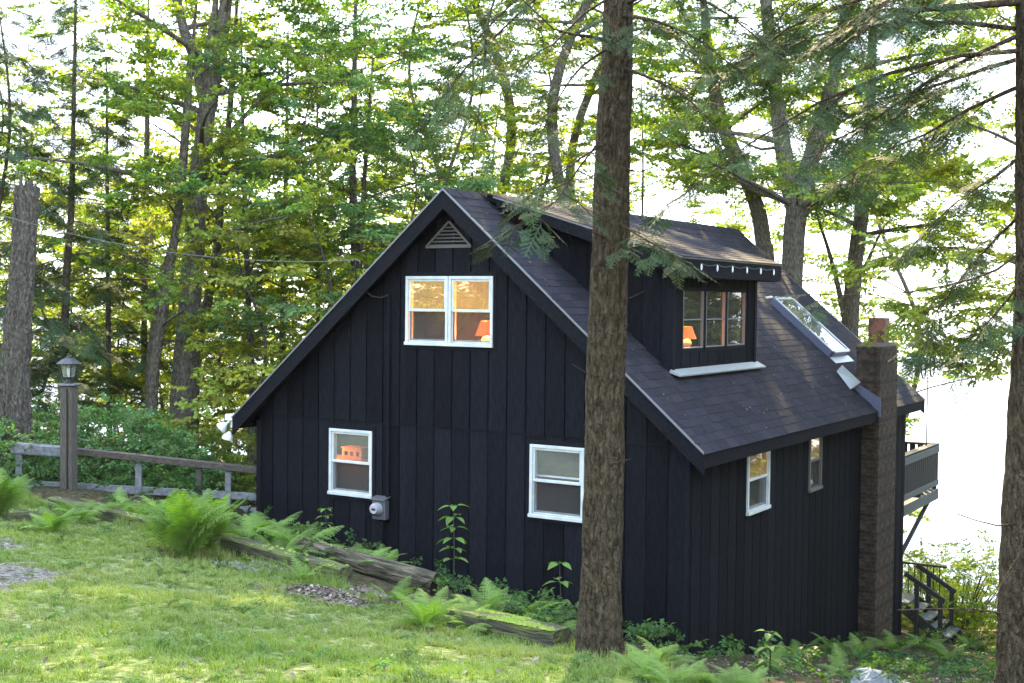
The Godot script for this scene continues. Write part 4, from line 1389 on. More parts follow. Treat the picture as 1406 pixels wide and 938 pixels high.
func bark_tube(mb: MB, p: PackedVector3Array, r: PackedFloat32Array, sides: int, step: float, furrow: float, sd: float) -> void:
	var cr := catmull(p, r, step)
	var op: PackedVector3Array = cr[0]
	var orr: PackedFloat32Array = cr[1]
	var n := op.size()
	var grid := []
	var x := Vector3.RIGHT
	var along := 0.0
	for i in n:
		var d := (op[mini(i + 1, n - 1)] - op[maxi(i - 1, 0)]).normalized()
		x = (x - d * x.dot(d)).normalized()
		var y := d.cross(x)
		if i:
			along += op[i].distance_to(op[i - 1])
		var ring := PackedVector3Array()
		for k in sides:
			var a := TAU * k / sides
			var ca := cos(a)
			var sa := sin(a)
			var f := 1.0 - absf(fn.get_noise_3d(ca * 190 + sd, sa * 190, along * 34)) * 2.0
			var g := fn.get_noise_3d(ca * 60 + sd, sa * 60 + 90, along * 22)
			var h := fn.get_noise_3d(ca * 420 + sd, sa * 420, along * 260)
			var rad := orr[i] * (1.0 + furrow * (f * 0.5 - 0.25 + g * 0.9 + h * 0.45))
			ring.append(op[i] + (x * ca + y * sa) * rad)
		grid.append(ring)
	var norm := []
	for i in n:
		var nn := PackedVector3Array()
		for k in sides:
			var du: Vector3 = grid[i][(k + 1) % sides] - grid[i][(k + sides - 1) % sides]
			var dv: Vector3 = grid[mini(i + 1, n - 1)][k] - grid[maxi(i - 1, 0)][k]
			nn.append(du.cross(dv).normalized())
		norm.append(nn)
	for i in n - 1:
		for k in sides:
			var j := (k + 1) % sides
			mb.soft(grid[i][k], grid[i][j], grid[i + 1][j], norm[i][k], norm[i][j], norm[i + 1][j])
			mb.soft(grid[i][k], grid[i + 1][j], grid[i + 1][k], norm[i][k], norm[i + 1][j], norm[i + 1][k])

var SP := {}

func frame_of(d: Vector3, up: Vector3, size: float) -> Basis:
	var x := d.normalized()
	var z := x.cross(up).normalized()
	var y := z.cross(x)
	return Basis(x * size, y * size, z * size)

func add_spray(xs: Array, cs: PackedColorArray, p: Vector3, d: Vector3, tilt: float, size: float, tone: Color) -> void:
	var up := Vector3(rr(-tilt, tilt), 1.0, rr(-tilt, tilt)).normalized()
	if absf(d.normalized().dot(up)) > 0.96:
		up = Vector3(1, 0.3, 0).normalized()
	xs.append(Transform3D(frame_of(d, up, size), p))
	var t := rr(0.72, 1.28)
	cs.append(Color(tone.r * t * rr(0.8, 1.12), tone.g * t, tone.b * t * rr(0.8, 1.2)))

func limb(mb: MB, xs: Array, cs: PackedColorArray, pts: PackedVector3Array, r0: float, kind: String, from: float, dens: float, tone: Color, spray: float) -> void:
	var n := pts.size()
	var rad := PackedFloat32Array()
	for i in n:
		rad.append(maxf(0.004, r0 * (1.0 - 0.88 * i / float(n - 1))))
	mb.tube(pts, rad, 5 if r0 < 0.06 else 7)
	if dens <= 0.0:
		return
	var L := 0.0
	for i in n - 1:
		L += pts[i].distance_to(pts[i + 1])
	if kind == "hemlock":
		var s := from * L
		var k := 0
		while s < L:
			var f := s / L * (n - 1)
			var i := mini(int(f), n - 2)
			var p := pts[i].lerp(pts[i + 1], f - i)
			var d := (pts[i + 1] - pts[i]).normalized()
			var side := d.cross(Vector3.UP).normalized()
			var g := 1.0 if k % 2 else -1.0
			var bd := (d * rr(0.3, 0.9) + side * g * rr(0.5, 1.0) + Vector3(0, rr(-0.35, 0.05), 0)).normalized()
			var bl := rr(0.25, 0.75) * (1.0 - 0.5 * s / L) * minf(1.0, L * 0.5)
			var e := p + bd * bl + Vector3(0, -0.22 * bl, 0)
			var m := p.lerp(e, 0.5) + Vector3(0, 0.05 * bl, 0)
			mb.tube([p, m, e], [0.006, 0.004, 0.002], 3)
			var cnt := int(2 + bl * 5.0)
			for c in cnt:
				var u := (c + rng.randf()) / cnt
				var q := p.lerp(m, u * 2.0) if u < 0.5 else m.lerp(e, u * 2.0 - 1.0)
				var sg := 1.0 if c % 2 else -1.0
				var bs := bd.cross(Vector3.UP).normalized()
				add_spray(xs, cs, q, (bd * rr(0.4, 1.0) + bs * sg * rr(0.3, 0.9) + Vector3(0, rr(-0.5, 0.05), 0)).normalized(), 0.35, spray * rr(0.5, 1.0), tone)
			add_spray(xs, cs, e, bd + Vector3(0, -0.3, 0), 0.3, spray * rr(0.5, 0.8), tone)
			s += 0.20 / dens
			k += 1
		add_spray(xs, cs, pts[n - 1], pts[n - 1] - pts[n - 2], 0.2, spray * 0.8, tone)
	else:
		var tw := int(maxf(3, L * 4.5 * dens))
		for k in tw:
			var s := lerpf(from, 1.0, (k + rng.randf()) / tw)
			var f := s * (n - 1)
			var i := mini(int(f), n - 2)
			var p := pts[i].lerp(pts[i + 1], f - i)
			var d := (pts[i + 1] - pts[i]).normalized()
			var side := d.cross(Vector3.UP).normalized()
			var g := 1.0 if k % 2 else -1.0
			var td := (d * rr(0.2, 0.8) + side * g * rr(0.3, 1.0) + Vector3(0, rr(-0.25, 0.45), 0)).normalized()
			var tl := rr(0.35, 0.9) * minf(1.0, L * 0.4)
			var e := p + td * tl
			mb.tube([p, p.lerp(e, 0.5) + Vector3(0, 0.03, 0), e], [0.007, 0.005, 0.002], 3)
			for m in 4:
				var q := p.lerp(e, rr(0.25, 1.05))
				var dd := (td + Vector3(rr(-0.9, 0.9), rr(-0.35, 0.25), rr(-0.9, 0.9))).normalized()
				add_spray(xs, cs, q, dd, 0.4, spray * rr(0.75, 1.25), tone)

func tree(q: Dictionary) -> Node3D:
	var pts: PackedVector3Array = PackedVector3Array(q.p)
	var rad: PackedFloat32Array = PackedFloat32Array(q.r)
	var base := pts[0]
	var o := thing(q.name, q.label, "tree", base, q.get("group", ""))
	for i in pts.size():
		pts[i] -= base
	var mb := MB.new()
	var hero: bool = q.get("hero", false)
	bark_tube(mb, pts, rad, 60 if hero else (16 if rad[0] > 0.12 else 8), 0.045 if hero else 0.35, q.get("furrow", 0.22), hash(q.label) % 1000)
	var xs := []
	var cs := PackedColorArray()
	var kind: String = q.kind
	var tone: Color = q.tone
	var spray: float = q.get("spray", 1.0)
	for f in q.get("forks", []):
		var fp := PackedVector3Array()
		for v in f.p:
			fp.append(v - base)
		if f.get("trunk", false):
			bark_tube(mb, fp, PackedFloat32Array(f.r), 12, 0.35, 0.2, hash(q.label) % 777)
		else:
			var cr := catmull(fp, PackedFloat32Array(f.r), 0.35)
			limb(mb, xs, cs, cr[0], f.r[0], f.get("kind", kind), f.get("from", 0.3), f.get("dens", 1.0), f.get("tone", tone), f.get("spray", spray))
	var leaders := [[pts, rad]]
	for f in q.get("forks", []):
		if f.get("trunk", false):
			var fp := PackedVector3Array()
			for v in f.p:
				fp.append(v - base)
			leaders.append([fp, PackedFloat32Array(f.r)])
	var n: int = q.get("limbs", 0)
	for i in n:
		var ld: Array = leaders[i % leaders.size()]
		var lp: PackedVector3Array = ld[0]
		var t := (i + rng.randf()) / n
		var y := lerpf(q.y0 - base.y, q.y1 - base.y, pow(t, 0.9))
		if y < lp[0].y:
			lp = pts
		var k := 0
		while k < lp.size() - 2 and lp[k + 1].y < y:
			k += 1
		var s := clampf((y - lp[k].y) / maxf(0.01, lp[k + 1].y - lp[k].y), 0, 1)
		var p := lp[k].lerp(lp[k + 1], s)
		var az: float = i * 2.4 + rr(-0.5, 0.5)
		if q.has("face"):
			az = q.face + rr(-1.0, 1.0) * q.get("spread", PI)
		var ll: float = q.len * rr(0.65, 1.15)
		var d := Vector3(cos(az), 0, sin(az))
		var lpts := PackedVector3Array()
		var rise := rr(0.1, 0.55) if kind != "hemlock" else rr(-0.05, 0.3)
		if kind == "hemlock":
			ll *= 1.0 - 0.75 * t
		else:
			ll *= 1.0 - 0.35 * t
		var sag := 0.12 if kind != "hemlock" else rr(0.2, 0.42)
		var wob := Vector3(rr(-0.2, 0.2), rr(-0.1, 0.1), rr(-0.2, 0.2))
		for m in 6:
			var u := m / 5.0
			lpts.append(p + d * ll * u + Vector3(0, ll * (rise * u - sag * u * u), 0) + wob * sin(u * 3.0) * ll * 0.3)
		limb(mb, xs, cs, lpts, clampf(rad[0] * 0.26, 0.012, 0.022 if kind == "hemlock" else 0.08) * (1.0 - 0.6 * t), kind, 0.22 if kind == "hemlock" else 0.3, q.get("dens", 1.0), tone, spray)
	put(mb, "trunk", M[q.bark], o)
	if xs.size():
		scatter("crown", SP[q.get("mesh", "hemlock_far" if kind == "hemlock" else "broad_%d" % (rng.randi() % 3))], xs, cs, M.needle if kind == "hemlock" else M.leaf, o)
	return o

func shrub(called: String, label: String, at: Vector3, size: Vector3, count: int, tone: Color, mesh_: String, scale_: float, group := "") -> Node3D:
	var o := thing(called, label, "shrub", at, group)
	var mb := MB.new()
	var xs := []
	var cs := PackedColorArray()
	for k in 16:
		var a := rr(0, TAU)
		var e := Vector3(cos(a) * size.x * rr(0.2, 0.8), size.y * rr(0.55, 0.95), sin(a) * size.z * rr(0.2, 0.8))
		mb.tube([Vector3(cos(a) * 0.08, -0.15, sin(a) * 0.08), e * 0.5 + Vector3(0, 0.08, 0), e], [0.018, 0.012, 0.004], 4)
	put(mb, "stems", M.bark_dark, o).set_meta("kind", "stuff")
	for k in count:
		var d := Vector3(rr(-1, 1), rr(-0.15, 1), rr(-1, 1))
		while d.length() > 1.0:
			d = Vector3(rr(-1, 1), rr(-0.15, 1), rr(-1, 1))
		d = d.normalized() * pow(rng.randf(), 0.45)
		var bump := 1.0 + 0.28 * fn.get_noise_3d(d.x * 160 + at.x * 9, d.y * 160, d.z * 160)
		var p := Vector3(d.x * size.x, d.y * size.y, d.z * size.z) * bump
		if p.y < 0.05:
			p.y = rr(0.05, 0.3)
		add_spray(xs, cs, p, Vector3(d.x + rr(-0.5, 0.5), rr(-0.1, 0.7), d.z + rr(-0.5, 0.5)), 0.5, scale_ * rr(0.7, 1.2), tone)
	scatter("foliage", SP[mesh_], xs, cs, M.near_leaf, o)
	return o

const TREES := [
	{"name": "hemlock_tree", "label": "tall brown hemlock trunk standing in front of the cabin's right gable half", "kind": "hemlock", "bark": "bark_hemlock", "p": [Vector3(9.089, -0.181, 5.799), Vector3(9.089, 0.041, 5.799), Vector3(9.084, 0.206, 5.796), Vector3(9.080, 0.558, 5.785), Vector3(9.072, 1.264, 5.763), Vector3(9.056, 2.440, 5.728), Vector3(9.055, 3.615, 5.683), Vector3(9.057, 4.674, 5.641), Vector3(9.064, 5.379, 5.610), Vector3(9.096, 11.190, 5.457), Vector3(9.128, 17.000, 5.303)], "r": [0.2941, 0.2352, 0.1882, 0.1676, 0.1559, 0.15, 0.1411, 0.1294, 0.1206, 0.08439, 0.0211], "tone": Color(0.062, 0.098, 0.04), "hero": true, "furrow": 0.2, "mesh": "hemlock_near", "limbs": 26, "y0": 5.3, "y1": 16.5, "len": 2.6, "dens": 1, "spray": 0.7, "forks": [{"p": [Vector3(9.078, 5.027, 5.615), Vector3(9.115, 4.980, 6.181), Vector3(9.178, 4.905, 6.851), Vector3(9.089, 5.066, 7.134)], "r": [0.022, 0.01687, 0.01173, 0.0066], "dens": 0.0}, {"p": [Vector3(9.039, 5.732, 5.612), Vector3(8.968, 5.319, 6.494), Vector3(8.865, 4.901, 7.044), Vector3(8.697, 4.496, 7.398), Vector3(8.547, 4.120, 7.622)], "r": [0.016, 0.0132, 0.0104, 0.0076, 0.0048], "from": 0.45, "dens": 0.8}, {"p": [Vector3(9.035, 5.908, 5.608), Vector3(9.100, 5.567, 6.286), Vector3(8.940, 5.189, 6.869), Vector3(8.744, 4.774, 7.240), Vector3(8.591, 4.391, 7.467)], "r": [0.016, 0.0132, 0.0104, 0.0076, 0.0048], "from": 0.4, "dens": 0.9}, {"p": [Vector3(9.042, 5.614, 5.614), Vector3(9.059, 5.511, 6.548), Vector3(8.855, 5.269, 7.036), Vector3(8.836, 4.983, 7.176), Vector3(8.860, 4.446, 7.299), Vector3(8.819, 4.035, 7.340)], "r": [0.018, 0.01548, 0.01296, 0.01044, 0.00792, 0.0054], "from": 0.6, "dens": 0.5}, {"p": [Vector3(9.072, 5.262, 5.610), Vector3(9.651, 5.053, 6.083), Vector3(10.119, 4.812, 6.274), Vector3(10.379, 4.594, 6.357)], "r": [0.02, 0.01533, 0.01067, 0.006], "from": 0.2, "dens": 1.3}, {"p": [Vector3(9.064, 5.556, 5.603), Vector3(9.714, 5.328, 6.034), Vector3(10.248, 5.024, 6.187), Vector3(10.594, 4.725, 6.220)], "r": [0.02, 0.01533, 0.01067, 0.006], "from": 0.2, "dens": 1.3}, {"p": [Vector3(9.072, 4.850, 5.625), Vector3(9.553, 4.649, 5.924), Vector3(9.959, 4.422, 6.153), Vector3(10.204, 4.130, 6.248)], "r": [0.016, 0.01227, 0.008533, 0.0048], "from": 0.25, "dens": 1}, {"p": [Vector3(9.063, 4.262, 5.653), Vector3(9.092, 4.056, 6.231), Vector3(9.106, 3.848, 6.701), Vector3(9.038, 3.737, 6.981)], "r": [0.014, 0.01073, 0.007467, 0.0042], "from": 0.3, "dens": 0.8}, {"p": [Vector3(9.060, 4.380, 5.651), Vector3(9.167, 3.951, 6.424), Vector3(9.232, 3.672, 6.864), Vector3(9.204, 3.526, 7.123), Vector3(9.079, 3.444, 7.261)], "r": [0.012, 0.0099, 0.0078, 0.0057, 0.0036], "from": 0.45, "dens": 1.1}, {"p": [Vector3(9.065, 3.616, 5.677), Vector3(9.489, 3.446, 6.010), Vector3(9.786, 3.324, 6.184), Vector3(9.981, 3.231, 6.185)], "r": [0.012, 0.0092, 0.0064, 0.0036], "from": 0.2, "dens": 1.3}, {"p": [Vector3(9.053, 5.027, 5.630), Vector3(9.025, 4.774, 6.127), Vector3(9.036, 4.498, 6.484), Vector3(9.028, 4.196, 6.735)], "r": [0.014, 0.01073, 0.007467, 0.0042], "from": 0.3, "dens": 0.9}, {"p": [Vector3(9.062, 5.438, 5.609), Vector3(9.015, 5.169, 6.118), Vector3(8.979, 4.880, 6.504), Vector3(8.810, 4.676, 6.851)], "r": [0.014, 0.01073, 0.007467, 0.0042], "from": 0.3, "dens": 0.9}, {"p": [Vector3(9.053, 2.910, 5.711), Vector3(9.355, 2.982, 5.875), Vector3(9.475, 3.027, 5.917)], "r": [0.01, 0.0065, 0.003], "dens": 0.0}, {"p": [Vector3(9.059, 2.322, 5.730), Vector3(9.065, 2.384, 6.077), Vector3(9.067, 2.462, 6.307)], "r": [0.009, 0.00585, 0.0027], "dens": 0.0}, {"p": [Vector3(9.059, 3.439, 5.687), Vector3(9.117, 3.486, 6.120), Vector3(9.154, 3.508, 6.331)], "r": [0.012, 0.0078, 0.0036], "dens": 0.0}, {"p": [Vector3(9.064, 4.027, 5.662), Vector3(9.344, 3.974, 5.727), Vector3(9.669, 4.075, 5.757)], "r": [0.009, 0.00585, 0.0027], "dens": 0.0}, {"p": [Vector3(9.067, 1.617, 5.752), Vector3(9.356, 1.704, 6.041), Vector3(9.467, 1.739, 6.089)], "r": [0.011, 0.00715, 0.0033], "dens": 0.0}]},
	{"name": "hemlock_tree", "label": "dark hemlock trunk at the right edge of the picture with bare snapped branches", "kind": "hemlock", "bark": "bark_hemlock", "p": [Vector3(12.235, -0.412, 5.029), Vector3(12.235, 0.198, 5.029), Vector3(12.216, 0.930, 5.013), Vector3(12.188, 1.992, 4.990), Vector3(12.176, 2.629, 4.973), Vector3(12.158, 3.319, 4.958), Vector3(12.130, 4.380, 4.934), Vector3(12.100, 5.176, 4.922), Vector3(11.989, 10.088, 4.877), Vector3(11.878, 15.000, 4.833)], "r": [0.3385, 0.2708, 0.239, 0.1912, 0.154, 0.1328, 0.1274, 0.1221, 0.08549, 0.02137], "tone": Color(0.052, 0.09, 0.04), "hero": true, "furrow": 0.2, "mesh": "hemlock_near", "limbs": 34, "y0": 4.5, "y1": 14.5, "len": 3, "dens": 1.1, "spray": 0.75, "face": 2.59, "spread": 1.2, "forks": [{"p": [Vector3(12.105, 5.176, 4.919), Vector3(11.722, 5.105, 5.275), Vector3(11.391, 5.046, 5.599), Vector3(11.147, 4.999, 5.869), Vector3(10.888, 4.759, 6.155)], "r": [0.035, 0.02888, 0.02275, 0.01663, 0.0105], "from": 0.25, "dens": 1.8}, {"p": [Vector3(12.110, 4.964, 4.924), Vector3(11.753, 4.774, 5.151), Vector3(11.468, 4.540, 5.453), Vector3(11.191, 4.259, 5.753), Vector3(10.918, 4.061, 6.046)], "r": [0.022, 0.01815, 0.0143, 0.01045, 0.0066], "from": 0.15, "dens": 2}, {"p": [Vector3(12.115, 4.778, 4.928), Vector3(11.694, 4.760, 4.601), Vector3(11.166, 4.654, 4.460), Vector3(10.602, 4.612, 4.339), Vector3(10.109, 4.589, 4.174)], "r": [0.022, 0.01815, 0.0143, 0.01045, 0.0066], "from": 0.25, "dens": 1.8}, {"p": [Vector3(12.120, 4.592, 4.932), Vector3(11.696, 4.390, 5.083), Vector3(11.427, 4.199, 5.257), Vector3(11.202, 4.089, 5.400), Vector3(10.888, 3.843, 5.602)], "r": [0.02, 0.0165, 0.013, 0.0095, 0.006], "from": 0.2, "dens": 1.8}, {"p": [Vector3(12.151, 3.425, 4.958), Vector3(11.950, 3.207, 5.207), Vector3(11.664, 3.086, 5.506), Vector3(11.296, 3.013, 5.853), Vector3(10.891, 3.012, 6.220)], "r": [0.012, 0.0099, 0.0078, 0.0057, 0.0036], "from": 0.95, "dens": 0.2}, {"p": [Vector3(12.132, 4.115, 4.943), Vector3(11.851, 3.930, 4.771), Vector3(11.530, 3.723, 4.741), Vector3(11.248, 3.451, 4.690)], "r": [0.018, 0.0138, 0.0096, 0.0054], "from": 0.15, "dens": 2.2}, {"p": [Vector3(12.144, 3.690, 4.952), Vector3(11.886, 3.492, 4.766), Vector3(11.661, 3.218, 4.798), Vector3(11.456, 2.939, 4.817), Vector3(11.344, 2.599, 4.781)], "r": [0.016, 0.0132, 0.0104, 0.0076, 0.0048], "from": 0.25, "dens": 2}, {"p": [Vector3(12.155, 3.266, 4.962), Vector3(12.004, 2.998, 5.065), Vector3(11.851, 2.784, 5.167), Vector3(11.722, 2.517, 5.257)], "r": [0.014, 0.01073, 0.007467, 0.0042], "from": 0.25, "dens": 1.8}, {"p": [Vector3(12.100, 5.335, 4.916), Vector3(11.510, 5.380, 5.043), Vector3(10.870, 5.281, 5.088), Vector3(10.330, 5.095, 5.193), Vector3(9.971, 4.843, 5.189)], "r": [0.03, 0.02475, 0.0195, 0.01425, 0.009], "from": 0.2, "dens": 2}, {"p": [Vector3(12.096, 5.495, 4.912), Vector3(11.762, 5.302, 5.713), Vector3(11.492, 4.999, 6.361), Vector3(11.317, 4.619, 6.719)], "r": [0.02, 0.01533, 0.01067, 0.006], "from": 0.25, "dens": 1.8}, {"p": [Vector3(12.204, 1.382, 5.003), Vector3(12.019, 1.376, 5.353), Vector3(11.795, 1.473, 5.604)], "r": [0.01, 0.0065, 0.003], "dens": 0.0}, {"p": [Vector3(12.223, 0.665, 5.019), Vector3(11.857, 0.782, 5.475), Vector3(11.450, 0.790, 5.843)], "r": [0.01, 0.0065, 0.003], "dens": 0.0}, {"p": [Vector3(12.212, 1.090, 5.010), Vector3(12.113, 1.045, 5.425), Vector3(12.007, 0.861, 5.615), Vector3(11.971, 0.583, 5.765)], "r": [0.009, 0.0069, 0.0048, 0.0027], "dens": 0.0}, {"p": [Vector3(12.194, 1.780, 4.994), Vector3(12.193, 1.219, 5.487), Vector3(12.128, 1.058, 5.768), Vector3(12.091, 0.834, 5.916)], "r": [0.009, 0.0069, 0.0048, 0.0027], "dens": 0.0}, {"p": [Vector3(12.224, 0.612, 5.020), Vector3(12.058, 0.644, 5.474), Vector3(11.861, 0.677, 5.712)], "r": [0.007, 0.00455, 0.0021], "dens": 0.0}]},
	{"name": "dead_tree", "label": "grey broken-topped dead trunk with peeling bark at the left edge", "kind": "snag", "bark": "bark_snag", "p": [Vector3(-3.724, -0.361, 1.659), Vector3(-3.724, 1.306, 1.659), Vector3(-3.704, 2.067, 1.617), Vector3(-3.672, 3.121, 1.557), Vector3(-3.650, 4.174, 1.503), Vector3(-3.634, 4.689, 1.473)], "r": [0.278, 0.2224, 0.2107, 0.199, 0.1873, 0.1756], "tone": Color(0.19, 0.26, 0.06), "furrow": 0.42, "hero": true, "forks": [{"p": [Vector3(-3.673, 4.291, 1.513), Vector3(-3.562, 4.620, 1.432), Vector3(-3.516, 4.761, 1.398)], "r": [0.05, 0.0325, 0.015], "dens": 0.0}, {"p": [Vector3(-3.709, 4.524, 1.526), Vector3(-3.724, 4.700, 1.528), Vector3(-3.738, 4.875, 1.531)], "r": [0.07, 0.0455, 0.021], "dens": 0.0}, {"p": [Vector3(-3.609, 4.526, 1.465), Vector3(-3.595, 4.736, 1.448), Vector3(-3.588, 4.842, 1.439)], "r": [0.08, 0.052, 0.024], "dens": 0.0}, {"p": [Vector3(-3.649, 4.525, 1.489), Vector3(-3.653, 4.665, 1.486), Vector3(-3.665, 4.759, 1.490)], "r": [0.1, 0.065, 0.03], "dens": 0.0}, {"p": [Vector3(-3.520, 4.176, 1.423), Vector3(-3.475, 4.352, 1.389), Vector3(-3.457, 4.410, 1.375)], "r": [0.05, 0.0325, 0.015], "dens": 0.0}]},
	{"name": "maple_tree", "label": "tall forked maple trunk rising behind the lamp post and railing", "kind": "broad", "bark": "bark_grey", "p": [Vector3(-4.770, -1.001, -2.926), Vector3(-4.770, -0.233, -2.926), Vector3(-4.748, 0.767, -2.978), Vector3(-4.709, 2.052, -3.052), Vector3(-4.686, 3.051, -3.104), Vector3(-4.643, 4.193, -3.174), Vector3(-4.600, 5.335, -3.244), Vector3(-4.501, 6.621, -3.355), Vector3(-4.445, 7.810, -3.417), Vector3(-4.390, 9.000, -3.478)], "r": [0.3569, 0.2855, 0.2569, 0.2355, 0.2213, 0.207, 0.1927, 0.1713, 0.1199, 0.02998], "tone": Color(0.225, 0.285, 0.058), "limbs": 22, "y0": 3.6, "y1": 15, "len": 3.6, "dens": 0.43, "forks": [{"p": [Vector3(-4.509, 6.478, -3.344), Vector3(-4.705, 7.475, -3.262), Vector3(-4.943, 8.185, -3.142), Vector3(-5.111, 9.039, -3.072), Vector3(-5.346, 11.034, -3.003), Vector3(-5.520, 13.030, -2.973)], "r": [0.13, 0.11, 0.1, 0.09, 0.06, 0.02], "trunk": true}, {"p": [Vector3(-4.488, 6.621, -3.362), Vector3(-4.369, 7.622, -3.475), Vector3(-4.270, 8.479, -3.568), Vector3(-4.203, 9.622, -3.654), Vector3(-4.182, 11.620, -3.743), Vector3(-4.069, 13.334, -3.878)], "r": [0.16, 0.14, 0.13, 0.11, 0.07, 0.02], "trunk": true}, {"p": [Vector3(-4.582, 5.550, -3.264), Vector3(-4.182, 6.054, -3.530), Vector3(-3.772, 6.630, -3.805), Vector3(-3.181, 7.280, -4.193), Vector3(-2.522, 7.645, -4.613)], "r": [0.07, 0.05775, 0.0455, 0.03325, 0.021], "dens": 0.5}, {"p": [Vector3(-4.640, 4.050, -3.171), Vector3(-4.253, 4.127, -3.412), Vector3(-3.773, 4.375, -3.717), Vector3(-3.476, 4.636, -3.910)], "r": [0.05, 0.03833, 0.02667, 0.015], "from": 0.5, "dens": 0.37}, {"p": [Vector3(-4.604, 3.623, -3.176), Vector3(-4.124, 3.843, -3.481), Vector3(-3.583, 4.064, -3.823), Vector3(-3.097, 4.098, -4.123)], "r": [0.035, 0.02683, 0.01867, 0.0105], "from": 0.6, "dens": 0.37}, {"p": [Vector3(-4.546, 6.050, -3.305), Vector3(-5.047, 6.614, -3.018), Vector3(-5.366, 7.181, -2.843), Vector3(-5.688, 7.890, -2.672)], "r": [0.04, 0.03067, 0.02133, 0.012], "dens": 0.5}]},
	{"name": "maple_tree", "label": "slim leaning trunk just left of the big forked maple", "kind": "broad", "bark": "bark_dark", "p": [Vector3(-4.504, -0.900, -1.935), Vector3(-4.504, 0.300, -1.935), Vector3(-4.490, 1.533, -1.991), Vector3(-4.399, 2.493, -2.084), Vector3(-4.304, 3.316, -2.174), Vector3(-4.204, 4.414, -2.278), Vector3(-4.124, 5.374, -2.364), Vector3(-4.034, 7.187, -2.461), Vector3(-3.944, 9.000, -2.559)], "r": [0.1285, 0.1028, 0.09593, 0.08907, 0.08222, 0.07537, 0.06167, 0.04317, 0.015], "tone": Color(0.19, 0.26, 0.06), "limbs": 12, "y0": 2, "y1": 9, "len": 2.2, "dens": 0.43},
	{"name": "maple_tree", "label": "slim dark trunk crossing the leaning one left of the big maple", "kind": "broad", "bark": "bark_dark", "p": [Vector3(-5.139, -0.954, -2.481), Vector3(-5.139, 0.211, -2.481), Vector3(-5.181, 1.343, -2.498), Vector3(-5.122, 2.335, -2.572), Vector3(-5.004, 3.327, -2.684), Vector3(-4.854, 4.037, -2.803), Vector3(-4.783, 5.029, -2.885), Vector3(-4.720, 6.514, -2.958), Vector3(-4.657, 8.000, -3.031)], "r": [0.1062, 0.08496, 0.07788, 0.07788, 0.0708, 0.06372, 0.05664, 0.03965, 0.015], "tone": Color(0.14, 0.225, 0.09), "limbs": 10, "y0": 2, "y1": 8, "len": 2, "dens": 0.43},
	{"name": "maple_tree", "label": "slim trunk leaning right, just right of the big forked maple", "kind": "broad", "bark": "bark_dark", "p": [Vector3(-6.061, -1.196, -4.531), Vector3(-6.061, 1.057, -4.531), Vector3(-5.980, 1.982, -4.616), Vector3(-5.847, 2.909, -4.734), Vector3(-5.718, 3.989, -4.855), Vector3(-5.671, 5.223, -4.930), Vector3(-5.567, 6.766, -5.054), Vector3(-5.502, 8.383, -5.131), Vector3(-5.437, 10.000, -5.209)], "r": [0.1349, 0.1079, 0.1002, 0.0925, 0.08479, 0.07708, 0.06167, 0.04317, 0.015], "tone": Color(0.19, 0.26, 0.06), "limbs": 14, "y0": 2.5, "y1": 10, "len": 2.4, "dens": 0.43},
	{"name": "maple_tree", "label": "thin straight trunk between the leaning trunks and the hemlock saplings", "kind": "broad", "bark": "bark_grey", "p": [Vector3(-8.473, -1.299, -5.363), Vector3(-8.473, 0.242, -5.363), Vector3(-8.534, 2.559, -5.415), Vector3(-8.562, 4.711, -5.480), Vector3(-8.586, 6.697, -5.541), Vector3(-8.598, 8.349, -5.572), Vector3(-8.610, 10.000, -5.602)], "r": [0.09314, 0.07451, 0.06623, 0.06623, 0.05796, 0.04057, 0.015], "tone": Color(0.3, 0.33, 0.062), "limbs": 14, "y0": 2.5, "y1": 10, "len": 2.2, "dens": 0.31},
	{"name": "maple_tree", "label": "thin forked trunk left of the gable peak among bright leaves", "kind": "broad", "bark": "bark_grey", "p": [Vector3(-4.973, -1.315, -5.184), Vector3(-4.973, 0.608, -5.184), Vector3(-5.057, 1.840, -5.179), Vector3(-5.104, 2.610, -5.180), Vector3(-5.193, 3.996, -5.178), Vector3(-5.269, 5.382, -5.185), Vector3(-5.328, 7.191, -5.190), Vector3(-5.387, 9.000, -5.195)], "r": [0.09635, 0.07708, 0.06937, 0.06167, 0.05396, 0.04625, 0.03237, 0.015], "tone": Color(0.3, 0.33, 0.062), "limbs": 14, "y0": 1.5, "y1": 9, "len": 2.4, "dens": 0.31},
	{"name": "maple_tree", "label": "thin straight trunk seen just above the left roof edge", "kind": "broad", "bark": "bark_dark", "p": [Vector3(-5.817, -1.633, -7.033), Vector3(-5.817, 1.104, -7.033), Vector3(-5.847, 2.759, -7.078), Vector3(-5.857, 4.248, -7.129), Vector3(-5.873, 5.904, -7.183), Vector3(-5.881, 7.452, -7.213), Vector3(-5.890, 9.000, -7.244)], "r": [0.08279, 0.06623, 0.06623, 0.05796, 0.04968, 0.03477, 0.015], "tone": Color(0.225, 0.285, 0.058), "limbs": 14, "y0": 2, "y1": 9.5, "len": 2.4, "dens": 0.31},
	{"name": "maple_tree", "label": "very thin trunk above the middle of the left roof edge", "kind": "broad", "bark": "bark_dark", "p": [Vector3(-6.471, -2.008, -9.010), Vector3(-6.471, 1.870, -9.010), Vector3(-6.497, 3.462, -9.055), Vector3(-6.535, 4.877, -9.086), Vector3(-6.587, 6.292, -9.108), Vector3(-6.617, 7.646, -9.121), Vector3(-6.647, 9.000, -9.134)], "r": [0.06638, 0.0531, 0.0531, 0.04425, 0.0354, 0.02478, 0.015], "tone": Color(0.19, 0.26, 0.06), "limbs": 14, "y0": 1.5, "y1": 10, "len": 2.2, "dens": 0.43},
